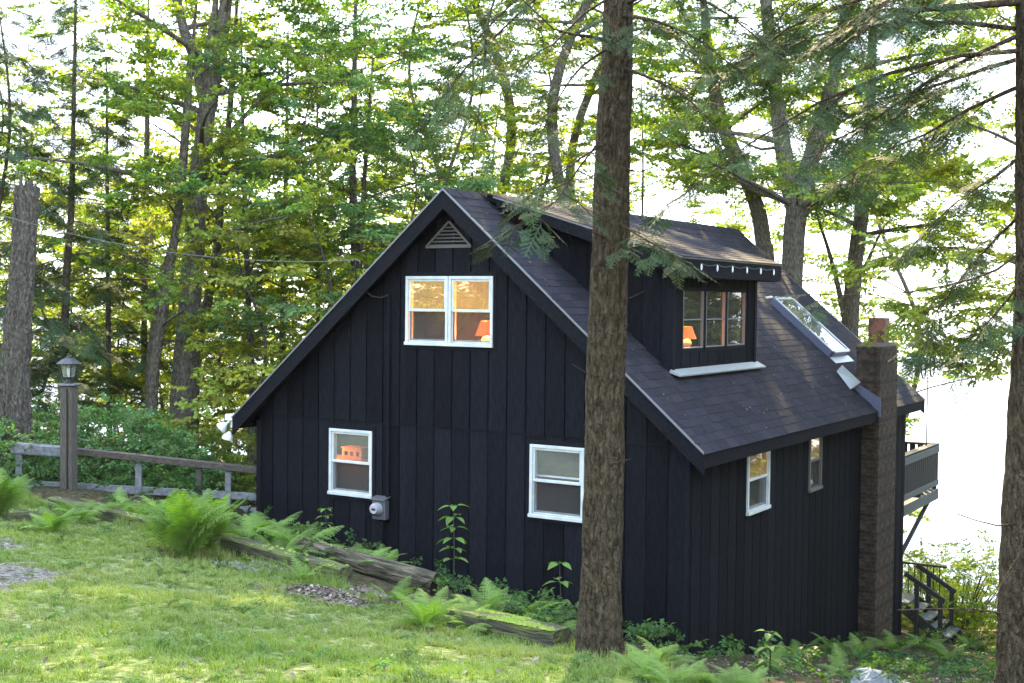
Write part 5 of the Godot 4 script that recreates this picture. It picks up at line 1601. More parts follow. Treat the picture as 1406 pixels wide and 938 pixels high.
	{"name": "maple_tree", "label": "twin-stemmed maple rising behind the upper left roof edge", "kind": "broad", "bark": "bark_dark", "p": [Vector3(-3.822, -1.754, -7.152), Vector3(-3.822, 2.782, -7.152), Vector3(-3.873, 4.220, -7.175), Vector3(-3.952, 5.658, -7.182), Vector3(-3.962, 7.096, -7.231), Vector3(-3.971, 9.048, -7.270), Vector3(-3.980, 11.000, -7.310)], "r": [0.1299, 0.1039, 0.09593, 0.07994, 0.06395, 0.04477, 0.015], "tone": Color(0.14, 0.225, 0.09), "limbs": 22, "y0": 2.5, "y1": 11, "len": 3, "dens": 0.46, "forks": [{"p": [Vector3(-3.803, 3.102, -7.176), Vector3(-3.755, 4.381, -7.254), Vector3(-3.730, 5.501, -7.313), Vector3(-3.691, 6.620, -7.379), Vector3(-3.638, 8.219, -7.474)], "r": [0.07, 0.06, 0.05, 0.04, 0.02], "trunk": true}]},
	{"name": "hemlock_tree", "label": "young dark hemlock left of the lamp post", "kind": "hemlock", "bark": "bark_dark", "p": [Vector3(-6.716, -0.880, -1.764), Vector3(-6.716, 0.742, -1.764), Vector3(-6.750, 2.026, -1.793), Vector3(-6.771, 3.310, -1.829), Vector3(-6.728, 4.452, -1.899), Vector3(-6.729, 5.879, -1.953), Vector3(-6.730, 7.940, -2.000), Vector3(-6.731, 10.000, -2.047)], "r": [0.1071, 0.08565, 0.07851, 0.07137, 0.06424, 0.04996, 0.03497, 0.015], "tone": Color(0.052, 0.09, 0.04), "limbs": 44, "y0": 0.6, "y1": 9.8, "len": 2, "dens": 0.56, "spray": 1.25},
	{"name": "hemlock_tree", "label": "thin young hemlock right of the lamp post", "kind": "hemlock", "bark": "bark_dark", "p": [Vector3(-7.570, -1.066, -3.582), Vector3(-7.570, 0.575, -3.582), Vector3(-7.620, 1.962, -3.605), Vector3(-7.682, 3.810, -3.637), Vector3(-7.739, 5.505, -3.667), Vector3(-7.765, 6.753, -3.680), Vector3(-7.790, 8.000, -3.693)], "r": [0.07708, 0.06167, 0.05396, 0.04625, 0.03854, 0.02698, 0.015], "tone": Color(0.052, 0.09, 0.04), "limbs": 36, "y0": 0.4, "y1": 8, "len": 1.7, "dens": 0.56, "spray": 1.2},
	{"name": "oak_tree", "label": "thick oak trunk forking low behind the dormer's far corner", "kind": "broad", "bark": "bark_grey", "p": [Vector3(4.295, -3.790, -12.127), Vector3(4.295, 2.085, -12.127), Vector3(4.307, 3.204, -12.177), Vector3(4.332, 4.324, -12.236), Vector3(4.381, 5.043, -12.293)], "r": [0.3297, 0.2638, 0.2478, 0.2398, 0.2478], "tone": Color(0.225, 0.285, 0.058), "limbs": 26, "y0": 6, "y1": 14, "len": 3.6, "dens": 0.78, "forks": [{"p": [Vector3(4.358, 4.883, -12.273), Vector3(4.154, 5.920, -12.187), Vector3(3.988, 7.036, -12.128), Vector3(3.819, 8.313, -12.072), Vector3(3.641, 9.909, -12.024), Vector3(3.446, 12.144, -11.989)], "r": [0.19, 0.18, 0.17, 0.15, 0.12, 0.05], "trunk": true}, {"p": [Vector3(4.412, 4.884, -12.307), Vector3(4.564, 5.845, -12.437), Vector3(4.784, 6.807, -12.609), Vector3(4.984, 8.008, -12.778), Vector3(5.214, 9.609, -12.982), Vector3(5.423, 12.009, -13.203)], "r": [0.2, 0.19, 0.18, 0.15, 0.12, 0.05], "trunk": true}, {"p": [Vector3(4.788, 6.647, -12.606), Vector3(5.081, 6.890, -12.796), Vector3(5.617, 7.217, -13.138), Vector3(6.291, 7.465, -13.563)], "r": [0.05, 0.03833, 0.02667, 0.015], "dens": 0.75}, {"p": [Vector3(4.073, 6.398, -12.156), Vector3(3.667, 6.313, -11.902), Vector3(3.185, 6.547, -11.614), Vector3(2.496, 6.858, -11.201)], "r": [0.04, 0.03067, 0.02133, 0.012], "from": 0.5, "dens": 0.75}]},
	{"name": "oak_tree", "label": "grey trunk leaning left behind the dormer roof", "kind": "broad", "bark": "bark_grey", "p": [Vector3(3.147, -4.034, -13.814), Vector3(3.147, 3.216, -13.814), Vector3(3.043, 4.414, -13.795), Vector3(2.906, 5.183, -13.740), Vector3(2.592, 6.035, -13.579), Vector3(2.280, 6.802, -13.417), Vector3(2.092, 7.313, -13.320), Vector3(1.871, 8.509, -13.230), Vector3(1.733, 9.755, -13.173), Vector3(1.595, 11.000, -13.117)], "r": [0.2355, 0.1884, 0.1799, 0.1799, 0.1713, 0.1627, 0.1542, 0.1285, 0.08993, 0.02248], "tone": Color(0.19, 0.26, 0.06), "limbs": 14, "y0": 5.5, "y1": 11, "len": 3.2, "dens": 0.75, "forks": [{"p": [Vector3(2.358, 6.632, -13.458), Vector3(1.927, 6.369, -13.182), Vector3(1.412, 6.534, -12.872), Vector3(1.043, 6.701, -12.651)], "r": [0.05, 0.03833, 0.02667, 0.015], "from": 0.4, "dens": 0.75}]},
	{"name": "oak_tree", "label": "dark leaning trunk above the chimney behind the roof's far edge", "kind": "broad", "bark": "bark_dark", "p": [Vector3(4.849, -4.484, -14.784), Vector3(4.849, 1.183, -14.784), Vector3(4.842, 2.553, -14.832), Vector3(4.893, 3.924, -14.917), Vector3(5.008, 5.124, -15.033), Vector3(5.093, 6.324, -15.132), Vector3(5.106, 8.036, -15.205), Vector3(5.115, 10.018, -15.257), Vector3(5.125, 12.000, -15.308)], "r": [0.2569, 0.2056, 0.197, 0.1799, 0.1713, 0.1542, 0.1285, 0.08993, 0.02248], "tone": Color(0.225, 0.285, 0.058), "limbs": 18, "y0": 4, "y1": 12, "len": 3, "dens": 0.81, "forks": [{"p": [Vector3(4.826, 2.039, -14.803), Vector3(4.591, 3.235, -14.704), Vector3(4.362, 4.174, -14.599), Vector3(4.106, 5.027, -14.474), Vector3(3.906, 5.966, -14.387)], "r": [0.09, 0.07425, 0.0585, 0.04275, 0.027], "from": 0.6, "dens": 0.75}, {"p": [Vector3(4.882, 3.238, -14.883), Vector3(5.195, 4.099, -15.109), Vector3(5.469, 4.787, -15.304), Vector3(5.824, 5.134, -15.537)], "r": [0.06, 0.046, 0.032, 0.018], "from": 0.4, "dens": 0.88}]},
	{"name": "maple_tree", "label": "light leafy maple branches reaching in from beyond the right edge above the water", "kind": "broad", "bark": "bark_grey", "p": [Vector3(10.976, -3.601, -7.959), Vector3(10.976, 0.558, -7.959), Vector3(10.922, 2.595, -8.004), Vector3(10.773, 4.391, -7.981), Vector3(10.624, 6.187, -7.957), Vector3(10.529, 8.094, -7.943), Vector3(10.434, 10.000, -7.928)], "r": [0.1649, 0.1319, 0.1199, 0.1079, 0.08993, 0.06295, 0.01574], "tone": Color(0.3, 0.33, 0.062), "limbs": 10, "y0": 6, "y1": 10, "len": 3, "dens": 0.75, "forks": [{"p": [Vector3(10.803, 4.032, -7.985), Vector3(10.059, 4.382, -7.540), Vector3(9.335, 4.733, -7.107), Vector3(8.716, 4.964, -6.735), Vector3(8.206, 4.958, -6.420)], "r": [0.05, 0.04125, 0.0325, 0.02375, 0.015], "dens": 1.12}, {"p": [Vector3(10.849, 3.433, -7.991), Vector3(10.081, 3.543, -7.521), Vector3(9.359, 3.834, -7.088), Vector3(8.643, 3.885, -6.648), Vector3(8.084, 3.758, -6.299)], "r": [0.05, 0.04125, 0.0325, 0.02375, 0.015], "dens": 1.25}, {"p": [Vector3(10.865, 2.834, -7.978), Vector3(10.200, 2.885, -7.570), Vector3(9.583, 3.057, -7.196), Vector3(8.972, 2.990, -6.817), Vector3(8.467, 2.804, -6.499)], "r": [0.045, 0.03712, 0.02925, 0.02138, 0.0135], "dens": 1.25}, {"p": [Vector3(10.908, 2.355, -7.986), Vector3(10.316, 2.347, -7.621), Vector3(9.806, 2.341, -7.306), Vector3(9.299, 2.215, -6.989), Vector3(8.897, 1.970, -6.732)], "r": [0.04, 0.033, 0.026, 0.019, 0.012], "dens": 1.12}, {"p": [Vector3(10.757, 4.990, -7.994), Vector3(9.823, 5.578, -7.441), Vector3(9.099, 5.928, -7.008), Vector3(8.484, 6.040, -6.633)], "r": [0.05, 0.03833, 0.02667, 0.015], "dens": 0.88}]}]

func woods() -> void:
	for k in 3:
		SP["broad_%d" % k] = broad_spray(100 + k, 0.088, 0.56, 52)
	SP["small_leaf"] = broad_spray(120, 0.060, 0.26, 30)
	SP["hemlock_far"] = hemlock_spray(130, 0.030, 0.020, 0.50)
	SP["hemlock_near"] = hemlock_spray(131, 0.020, 0.0095, 0.50)
	for q in TREES:
		tree(q)
	# younger trees filling the wood: a few kinds, each copy a tree of its own
	var kinds := []
	for q in [{"name": "young_maple", "label": "slender leafy green maple among the woods beyond the cabin", "kind": "broad", "bark": "bark_dark", "p": [Vector3(0.000, 0.000, 0.000), Vector3(0.330, 2.420, 0.110), Vector3(-0.275, 5.280, 0.385), Vector3(0.330, 8.140, -0.330), Vector3(-0.110, 11.000, 0.220)], "r": [0.064, 0.0544, 0.04, 0.024, 0.01], "tone": Color(0.225, 0.285, 0.058), "group": "woods beyond and around the cabin", "limbs": 30, "y0": 1.2, "y1": 11, "len": 2.6, "dens": 0.36}, {"name": "understory_tree", "label": "low bright yellow-green understory tree lit from behind in the woods", "kind": "broad", "bark": "bark_dark", "p": [Vector3(0.000, 0.000, 0.000), Vector3(0.180, 1.320, 0.060), Vector3(-0.150, 2.880, 0.210), Vector3(0.180, 4.440, -0.180), Vector3(-0.060, 6.000, 0.120)], "r": [0.048, 0.0408, 0.03, 0.018, 0.01], "tone": Color(0.3, 0.33, 0.062), "group": "woods beyond and around the cabin", "limbs": 24, "y0": 0.6, "y1": 6, "len": 2.2, "dens": 0.45}, {"name": "woodland_hemlock", "label": "dark green hemlock standing among the woods", "kind": "hemlock", "bark": "bark_dark", "p": [Vector3(0.000, 0.000, 0.000), Vector3(0.300, 2.200, 0.100), Vector3(-0.250, 4.800, 0.350), Vector3(0.300, 7.400, -0.300), Vector3(-0.100, 10.000, 0.200)], "r": [0.08, 0.068, 0.05, 0.03, 0.01], "tone": Color(0.052, 0.09, 0.04), "group": "woods beyond and around the cabin", "limbs": 60, "y0": 0.6, "y1": 9.8, "len": 2.2, "dens": 0.48, "spray": 1.3}, {"name": "tall_maple", "label": "tall leafy maple with a high crown in the woods", "kind": "broad", "bark": "bark_grey", "p": [Vector3(0.000, 0.000, 0.000), Vector3(0.480, 3.520, 0.160), Vector3(-0.400, 7.680, 0.560), Vector3(0.480, 11.840, -0.480), Vector3(-0.160, 16.000, 0.320)], "r": [0.112, 0.0952, 0.07, 0.042, 0.01], "tone": Color(0.19, 0.26, 0.06), "group": "woods beyond and around the cabin", "limbs": 34, "y0": 5.5, "y1": 16, "len": 3.6, "dens": 0.3}, {"name": "sunlit_maple", "label": "tall sunlit yellow-green maple behind the cabin ridge", "kind": "broad", "bark": "bark_grey", "p": [Vector3(0.000, 0.000, 0.000), Vector3(0.390, 2.860, 0.130), Vector3(-0.325, 6.240, 0.455), Vector3(0.390, 9.620, -0.390), Vector3(-0.130, 13.000, 0.260)], "r": [0.072, 0.0612, 0.045, 0.027, 0.01], "tone": Color(0.3, 0.33, 0.062), "group": "woods beyond and around the cabin", "limbs": 28, "y0": 3, "y1": 13, "len": 3, "dens": 0.33}, {"name": "sunlit_tree", "label": "wide sunlit tree", "kind": "broad", "bark": "bark_grey", "p": [Vector3(0.000, 0.000, 0.000), Vector3(0.270, 1.980, 0.090), Vector3(-0.225, 4.320, 0.315), Vector3(0.270, 6.660, -0.270), Vector3(-0.090, 9.000, 0.180)], "r": [0.048, 0.0408, 0.03, 0.018, 0.01], "tone": Color(0.27, 0.31, 0.06), "group": "woods beyond and around the cabin", "limbs": 30, "y0": 0.3, "y1": 9, "len": 3.4, "dens": 0.33}, {"name": "distant_maple", "label": "distant maple", "kind": "broad", "bark": "bark_grey", "p": [Vector3(0.000, 0.000, 0.000), Vector3(0.420, 3.080, 0.140), Vector3(-0.350, 6.720, 0.490), Vector3(0.420, 10.360, -0.420), Vector3(-0.140, 14.000, 0.280)], "r": [0.064, 0.0544, 0.04, 0.024, 0.01], "tone": Color(0.22, 0.28, 0.06), "group": "woods beyond and around the cabin", "limbs": 30, "y0": 1, "y1": 14, "len": 3.8, "dens": 0.3}, {"name": "high_oak", "label": "high oak", "kind": "broad", "bark": "bark_grey", "p": [Vector3(0.000, 0.000, 0.000), Vector3(0.660, 4.840, 0.220), Vector3(-0.550, 10.560, 0.770), Vector3(0.660, 16.280, -0.660), Vector3(-0.220, 22.000, 0.440)], "r": [0.192, 0.1632, 0.12, 0.072, 0.01], "tone": Color(0.19, 0.26, 0.06), "group": "woods beyond and around the cabin", "limbs": 34, "y0": 12, "y1": 22, "len": 4.2, "dens": 0.36}, {"name": "shaded_maple", "label": "shaded maple", "kind": "broad", "bark": "bark_dark", "p": [Vector3(0.000, 0.000, 0.000), Vector3(0.285, 2.090, 0.095), Vector3(-0.238, 4.560, 0.333), Vector3(0.285, 7.030, -0.285), Vector3(-0.095, 9.500, 0.190)], "r": [0.048, 0.0408, 0.03, 0.018, 0.01], "tone": Color(0.14, 0.225, 0.09), "group": "woods beyond and around the cabin", "limbs": 24, "y0": 3, "y1": 9.5, "len": 2.6, "dens": 0.32}]:
		kinds.append(tree(q))
	var spots: Array = [[0, Vector3(-13.367, 0.000, -4.796), 5.922, 1.003, "leftmost of the slender leafy green maples beyond the cabin"], [0, Vector3(-6.059, 0.000, -11.654), 6.131, 0.8743, "second from the left of the slender leafy green maples beyond the cabin"], [1, Vector3(-9.649, 0.000, -3.563), 3.814, 0.9629, "leftmost of the low bright yellow-green understory trees beyond the railing"], [1, Vector3(-9.007, 0.000, -5.135), 5.036, 0.9024, "second from the left of the low bright yellow-green understory trees beyond the railing"], [1, Vector3(-9.601, 0.000, -7.119), 5.474, 1.013, "third from the left of the low bright yellow-green understory trees beyond the railing"], [1, Vector3(-6.893, 0.000, -6.438), 5.666, 0.9931, "fourth from the left of the low bright yellow-green understory trees beyond the railing"], [1, Vector3(-3.324, 0.000, -3.350), 2.704, 1.087, "fifth from the left of the low bright yellow-green understory trees beyond the railing"], [1, Vector3(-7.417, 0.000, -8.466), 6.18, 0.9609, "sixth from the left of the low bright yellow-green understory trees beyond the railing"], [1, Vector3(-5.784, 0.000, -8.297), 6.085, 1.129, "seventh from the left of the low bright yellow-green understory trees beyond the railing"], [5, Vector3(-20.576, 0.000, -10.930), 1.116, 1.033, "leftmost of the wide sunlit trees at the back of the wood"], [5, Vector3(-20.662, 0.000, -13.228), 4.427, 1.133, "second from the left of the wide sunlit trees at the back of the wood"], [5, Vector3(-16.779, 0.000, -12.097), 4.18, 0.89, "third from the left of the wide sunlit trees at the back of the wood"], [5, Vector3(-18.244, 0.000, -15.895), 3.127, 0.9981, "fourth from the left of the wide sunlit trees at the back of the wood"], [5, Vector3(-14.647, 0.000, -14.587), 3.141, 1.138, "fifth from the left of the wide sunlit trees at the back of the wood"], [5, Vector3(-14.539, 0.000, -17.004), 2.198, 0.9171, "sixth from the left of the wide sunlit trees at the back of the wood"], [5, Vector3(-11.731, 0.000, -16.385), 3.279, 1.042, "seventh from the left of the wide sunlit trees at the back of the wood"], [5, Vector3(-11.975, 0.000, -19.761), 5.898, 1.025, "eighth from the left of the wide sunlit trees at the back of the wood"], [5, Vector3(-8.982, 0.000, -19.256), 1.682, 1.129, "ninth from the left of the wide sunlit trees at the back of the wood"], [5, Vector3(1.757, 0.000, -20.001), 3.088, 1.053, "tenth from the left of the wide sunlit trees at the back of the wood"], [5, Vector3(2.103, 0.000, -22.566), 2.99, 0.9151, "eleventh from the left of the wide sunlit trees at the back of the wood"], [6, Vector3(-26.022, 0.000, -15.800), 4.349, 1.081, "leftmost of the farthest pale trees between the trunks"], [6, Vector3(-22.903, 0.000, -18.899), 1.198, 0.988, "second from the left of the farthest pale trees between the trunks"], [6, Vector3(-18.713, 0.000, -20.308), 2.272, 0.9012, "third from the left of the farthest pale trees between the trunks"], [6, Vector3(-16.139, 0.000, -23.071), 1.39, 1.139, "fourth from the left of the farthest pale trees between the trunks"], [6, Vector3(-8.939, 0.000, -22.809), 5.553, 0.9647, "fifth from the left of the farthest pale trees between the trunks"], [6, Vector3(-7.738, 0.000, -25.901), 4.644, 0.8626, "sixth from the left of the farthest pale trees between the trunks"], [6, Vector3(-5.090, 0.000, -25.182), 5.747, 1.011, "seventh from the left of the farthest pale trees between the trunks"], [2, Vector3(-6.940, 0.000, -0.532), 5.151, 0.9328, "leftmost of the dark hemlocks far back in the wood"], [8, Vector3(-2.641, 0.000, -4.359), 2.362, 0.9544, "leftmost of the blue-green maples nearest behind the left roof edge"], [8, Vector3(-2.448, 0.000, -6.829), 6.107, 0.9788, "second from the left of the blue-green maples nearest behind the left roof edge"], [7, Vector3(-4.500, 0.000, -13.000), 3.138, 1, "tall bare-stemmed oak rising behind the roof ridge left of the near trunk"], [7, Vector3(-0.600, 0.000, -12.000), 6.004, 1, "tall oak hidden behind the near trunk, crown above the picture"], [7, Vector3(-2.200, 0.000, -15.800), 5.672, 1, "farther tall oak behind the near trunk, crown above the picture"], [3, Vector3(-4.758, 0.000, -11.282), 2.481, 0.9422, "leftmost of the tall high-crowned maples beyond the roof"], [3, Vector3(-2.932, 0.000, -13.583), 5.068, 0.8822, "second from the left of the tall high-crowned maples beyond the roof"], [3, Vector3(3.042, 0.000, -25.496), 2.463, 1.113, "third from the left of the tall high-crowned maples beyond the roof"], [4, Vector3(-7.603, 0.000, -14.229), 5.763, 0.92, "leftmost of the tall sunlit yellow-green maples behind the cabin"], [4, Vector3(-3.160, 0.000, -9.916), 0.4944, 1.086, "second from the left of the tall sunlit yellow-green maples behind the cabin"], [4, Vector3(-3.203, 0.000, -12.241), 3.905, 0.9213, "third from the left of the tall sunlit yellow-green maples behind the cabin"], [4, Vector3(-3.096, 0.000, -15.833), 3.177, 0.8714, "fourth from the left of the tall sunlit yellow-green maples behind the cabin"], [4, Vector3(-0.687, 0.000, -14.967), 4.397, 1.008, "fifth from the left of the tall sunlit yellow-green maples behind the cabin"], [4, Vector3(0.270, 0.000, -19.084), 4.425, 0.8765, "sixth from the left of the tall sunlit yellow-green maples behind the cabin"], [3, Vector3(-9.000, 0.000, 14.000), 4.049, 1, "leafy tree outside the view, mirrored in the cabin windows"], [0, Vector3(-7.000, 0.000, 18.000), 2.326, 1, "leafy tree outside the view, mirrored in the cabin windows"], [0, Vector3(-13.000, 0.000, 20.000), 3.136, 1, "leafy tree outside the view, mirrored in the cabin windows"], [0, Vector3(-4.000, 0.000, 22.000), 2.107, 1, "leafy tree outside the view, mirrored in the cabin windows"], [2, Vector3(-11.000, 0.000, 24.000), 3.982, 1, "leafy tree outside the view, mirrored in the cabin windows"], [3, Vector3(-2.000, 0.000, 27.000), 3.569, 1, "leafy tree outside the view, mirrored in the cabin windows"], [0, Vector3(-10.000, 0.000, 17.000), 3.875, 1, "leafy tree outside the view, mirrored in the cabin windows"], [1, Vector3(-6.000, 0.000, 15.500), 0.398, 1.2, "leafy tree outside the view, mirrored in the cabin windows"], [1, Vector3(-9.000, 0.000, 20.000), 1.414, 1.3, "leafy tree outside the view, mirrored in the cabin windows"], [4, Vector3(-14.000, 0.000, 16.000), 0.4516, 1, "leafy tree outside the view, mirrored in the cabin windows"], [0, Vector3(-1.000, 0.000, 25.000), 2.407, 1, "leafy tree outside the view, mirrored in the cabin windows"], [1, Vector3(-7.500, 0.000, 16.500), 3.021, 1.3, "leafy tree outside the view, mirrored in the cabin windows"], [1, Vector3(-9.800, 0.000, 18.000), 0.7055, 1.3, "leafy tree outside the view, mirrored in the cabin windows"], [1, Vector3(-11.600, 0.000, 19.000), 4.192, 1.2, "leafy tree outside the view, mirrored in the cabin windows"], [1, Vector3(-6.200, 0.000, 18.500), 3.061, 1.3, "leafy tree outside the view, mirrored in the cabin windows"], [1, Vector3(-13.200, 0.000, 18.000), 3.142, 1.3, "leafy tree outside the view, mirrored in the cabin windows"], [1, Vector3(-4.800, 0.000, 17.500), 3.752, 1.2, "leafy tree outside the view, mirrored in the cabin windows"], [1, Vector3(-8.600, 0.000, 21.500), 5.871, 1.4, "leafy tree outside the view, mirrored in the cabin windows"], [3, Vector3(20.000, 0.000, -8.000), 3.698, 1, "leafy tree outside the view, mirrored in the cabin windows"], [3, Vector3(23.000, 0.000, 2.000), 0.5871, 1, "leafy tree outside the view, mirrored in the cabin windows"], [0, Vector3(18.000, 0.000, -14.000), 0.9198, 1, "leafy tree outside the view, mirrored in the cabin windows"], [3, Vector3(27.000, 0.000, -16.000), 4.358, 1, "leafy tree outside the view, mirrored in the cabin windows"], [2, Vector3(21.000, 0.000, 8.000), 2.026, 1, "leafy tree outside the view, mirrored in the cabin windows"], [1, Vector3(19.000, 0.000, -3.000), 4.743, 1.2, "leafy tree outside the view, mirrored in the cabin windows"], [1, Vector3(13.500, 0.000, -14.000), 3.207, 1.3, "leafy tree outside the view, mirrored in the cabin windows"], [1, Vector3(15.500, 0.000, -17.000), 2.384, 1.3, "leafy tree outside the view, mirrored in the cabin windows"], [0, Vector3(12.500, 0.000, -20.000), 4.644, 1, "leafy tree outside the view, mirrored in the cabin windows"], [1, Vector3(16.000, 0.000, -10.000), 1.149, 1.3, "leafy tree outside the view, mirrored in the cabin windows"], [2, Vector3(15.500, 0.000, -4.000), 1.789, 1.1, "leafy tree outside the view, mirrored in the cabin windows"], [2, Vector3(17.000, 0.000, 0.500), 1.833, 1.2, "leafy tree outside the view, mirrored in the cabin windows"], [0, Vector3(17.500, 0.000, -7.000), 2.608, 1, "leafy tree outside the view, mirrored in the cabin windows"], [2, Vector3(18.500, 0.000, 4.500), 5.697, 1.1, "leafy tree outside the view, mirrored in the cabin windows"], [0, Vector3(20.000, 0.000, -12.000), 5.103, 1.1, "leafy tree outside the view, mirrored in the cabin windows"], [2, Vector3(16.500, 0.000, -13.000), 5.16, 1.1, "leafy tree outside the view, mirrored in the cabin windows"], [0, Vector3(19.500, 0.000, -1.000), 3.964, 1.1, "leafy tree outside the view, mirrored in the cabin windows"], [1, Vector3(15.000, 0.000, -7.500), 0.05158, 1.3, "leafy tree outside the view, mirrored in the cabin windows"], [1, Vector3(16.200, 0.000, -1.500), 1.797, 1.3, "leafy tree outside the view, mirrored in the cabin windows"], [2, Vector3(11.800, 0.000, -14.500), 3.151, 1.1, "leafy tree outside the view, mirrored in the cabin windows"], [2, Vector3(13.200, 0.000, -18.000), 5.642, 1.2, "leafy tree outside the view, mirrored in the cabin windows"], [2, Vector3(10.900, 0.000, -19.500), 2.285, 1, "leafy tree outside the view, mirrored in the cabin windows"], [2, Vector3(14.200, 0.000, -11.000), 3.458, 1.1, "leafy tree outside the view, mirrored in the cabin windows"]]
	var used := {}
	for s in spots:
		var k: int = s[0]
		var at: Vector3 = s[1]
		at.y = ground_y(at.x, at.z) - 0.2
		if not used.has(k):
			used[k] = true
			kinds[k].position = at
			kinds[k].rotation.y = s[2]
			kinds[k].scale = Vector3.ONE * s[3]
			kinds[k].set_meta("label", s[4])
		else:
			duplicate_of(kinds[k], at, s[2], s[3]).set_meta("label", s[4])

func frond_mesh(sd: int, pairs: int, lacy: float) -> ArrayMesh:   # along +x, arching; unit length
	var q := RandomNumberGenerator.new()
	q.seed = sd
	var mb := MB.new()
	var P := func(s: float) -> Vector3: return Vector3(s * 0.90, 0.52 * s - 0.50 * s * s, 0.03 * sin(s * 3.0))
	mb.col = Color(0.9, 0.85, 0.7)
	mb.tube([P.call(0.0), P.call(0.3), P.call(0.6), P.call(1.0)], [0.007, 0.006, 0.004, 0.001], 4)
	for k in pairs:
		var s := 0.14 + 0.86 * k / float(pairs)
		var p: Vector3 = P.call(s)
		var d: Vector3 = (P.call(minf(s + 0.02, 1.0)) - P.call(s - 0.02)).normalized()
		var prof := pow(sin(PI * pow(clampf((s - 0.06) / 0.96, 0, 1), 0.62)), 0.9)
		var L := 0.205 * prof + 0.012
		for g in [-1.0, 1.0]:
			var side := Vector3(0, 0, g)
			var pd: Vector3 = (side + d * q.randf_range(0.25, 0.4) + Vector3(0, q.randf_range(-0.12, 0.06), 0)).normalized()
			var nrm := pd.cross(d).normalized()
			if nrm.y < 0:
				nrm = -nrm
			var w: Vector3 = nrm.cross(pd).normalized()
			var t := q.randf_range(0.85, 1.15)
			mb.col = Color(t, t, t)
			var segs := 7
			for m in segs:
				var f0 := m / float(segs)
				var f1 := (m + 1) / float(segs)
				var wid := 0.0165 * (1.0 - f0 * 0.75) * lacy
				var c0 := p + pd * L * f0 - Vector3(0, L * 0.25 * f0 * f0, 0)
				var c1 := p + pd * L * f1 - Vector3(0, L * 0.25 * f1 * f1, 0)
				var tipa := c0.lerp(c1, 0.75)
				mb.tri(c0, c1, tipa + w * wid)
				mb.tri(c0, tipa - w * wid, c1)
	return mb.mesh()

var FR := []

func fern(label: String, at: Vector3, count: int, length: float, tone: Color, upright := 0.45, group := "ferns along the timbers and the cabin") -> void:
	var o := thing("fern", label, "fern", at, group)
	for k in count:
		var f := MeshInstance3D.new()
		f.mesh = FR[rng.randi() % FR.size()]
		f.material_override = M["fern_%d" % (rng.randi() % 4)]
		f.name = "frond"
		o.add_child(f, true)
		var az := k * 2.4 + rr(-0.4, 0.4)
		var lift := upright + rr(-0.3, 0.3)
		var L := length * rr(0.7, 1.15)
		f.transform = Transform3D(Basis(Vector3.UP, az) * Basis(Vector3.BACK, lift) * Basis(Vector3.RIGHT, rr(-0.3, 0.3)) * Basis.from_scale(Vector3.ONE * L), Vector3(rr(-0.05, 0.05), -0.02, rr(-0.05, 0.05)))

func sapling(label: String, at: Vector3, height: float, tiers: int, leaf_len: float) -> void:
	var o := thing("sapling", label, "sapling", at, "")
	var mb := MB.new()
	mb.tube([Vector3(0, -0.1, 0), Vector3(0.02, height * 0.5, 0.01), Vector3(-0.01, height, 0)], [0.009, 0.007, 0.003], 6)
	put(mb, "stem", M.bark_moss, o)
	for k in tiers:
		var y := lerpf(height * 0.42, height, k / float(tiers - 1))
		for j in 4:
			var a := j * PI / 2 + k * 0.8 + rr(-0.3, 0.3)
			var d := Vector3(cos(a), rr(-0.25, 0.2), sin(a)).normalized()
			var n := Vector3(rr(-0.25, 0.25), 1, rr(-0.25, 0.25))
			n = (n - d * n.dot(d)).normalized()
			var side := d.cross(n)
			mb = MB.new()
			var t := rr(0.8, 1.2)
			mb.col = Color(0.115 * t, 0.19 * t, 0.045 * t)
			var L := leaf_len * rr(0.75, 1.15)
			var base := d * 0.04
			var prev := [base, base]
			for m in range(1, 6):
				var s := m / 5.0
				var wd := L * 0.26 * sin(PI * pow(s, 0.75))
				var c := base + d * L * s - Vector3(0, L * 0.3 * s * s, 0)
				var l := c + side * wd + n * wd * 0.3
				var r := c - side * wd + n * wd * 0.3
				var pc := base + d * L * (s - 0.2) - Vector3(0, L * 0.3 * (s - 0.2) * (s - 0.2), 0)
				mb.quad(pc, c, l, prev[0])
				mb.quad(pc, prev[1], r, c)
				prev = [l, r]
			mb.tube([Vector3.ZERO, base], [0.003, 0.002], 3)
			put(mb, "leaf", M.near_leaf, o).position = Vector3(0, y, 0)

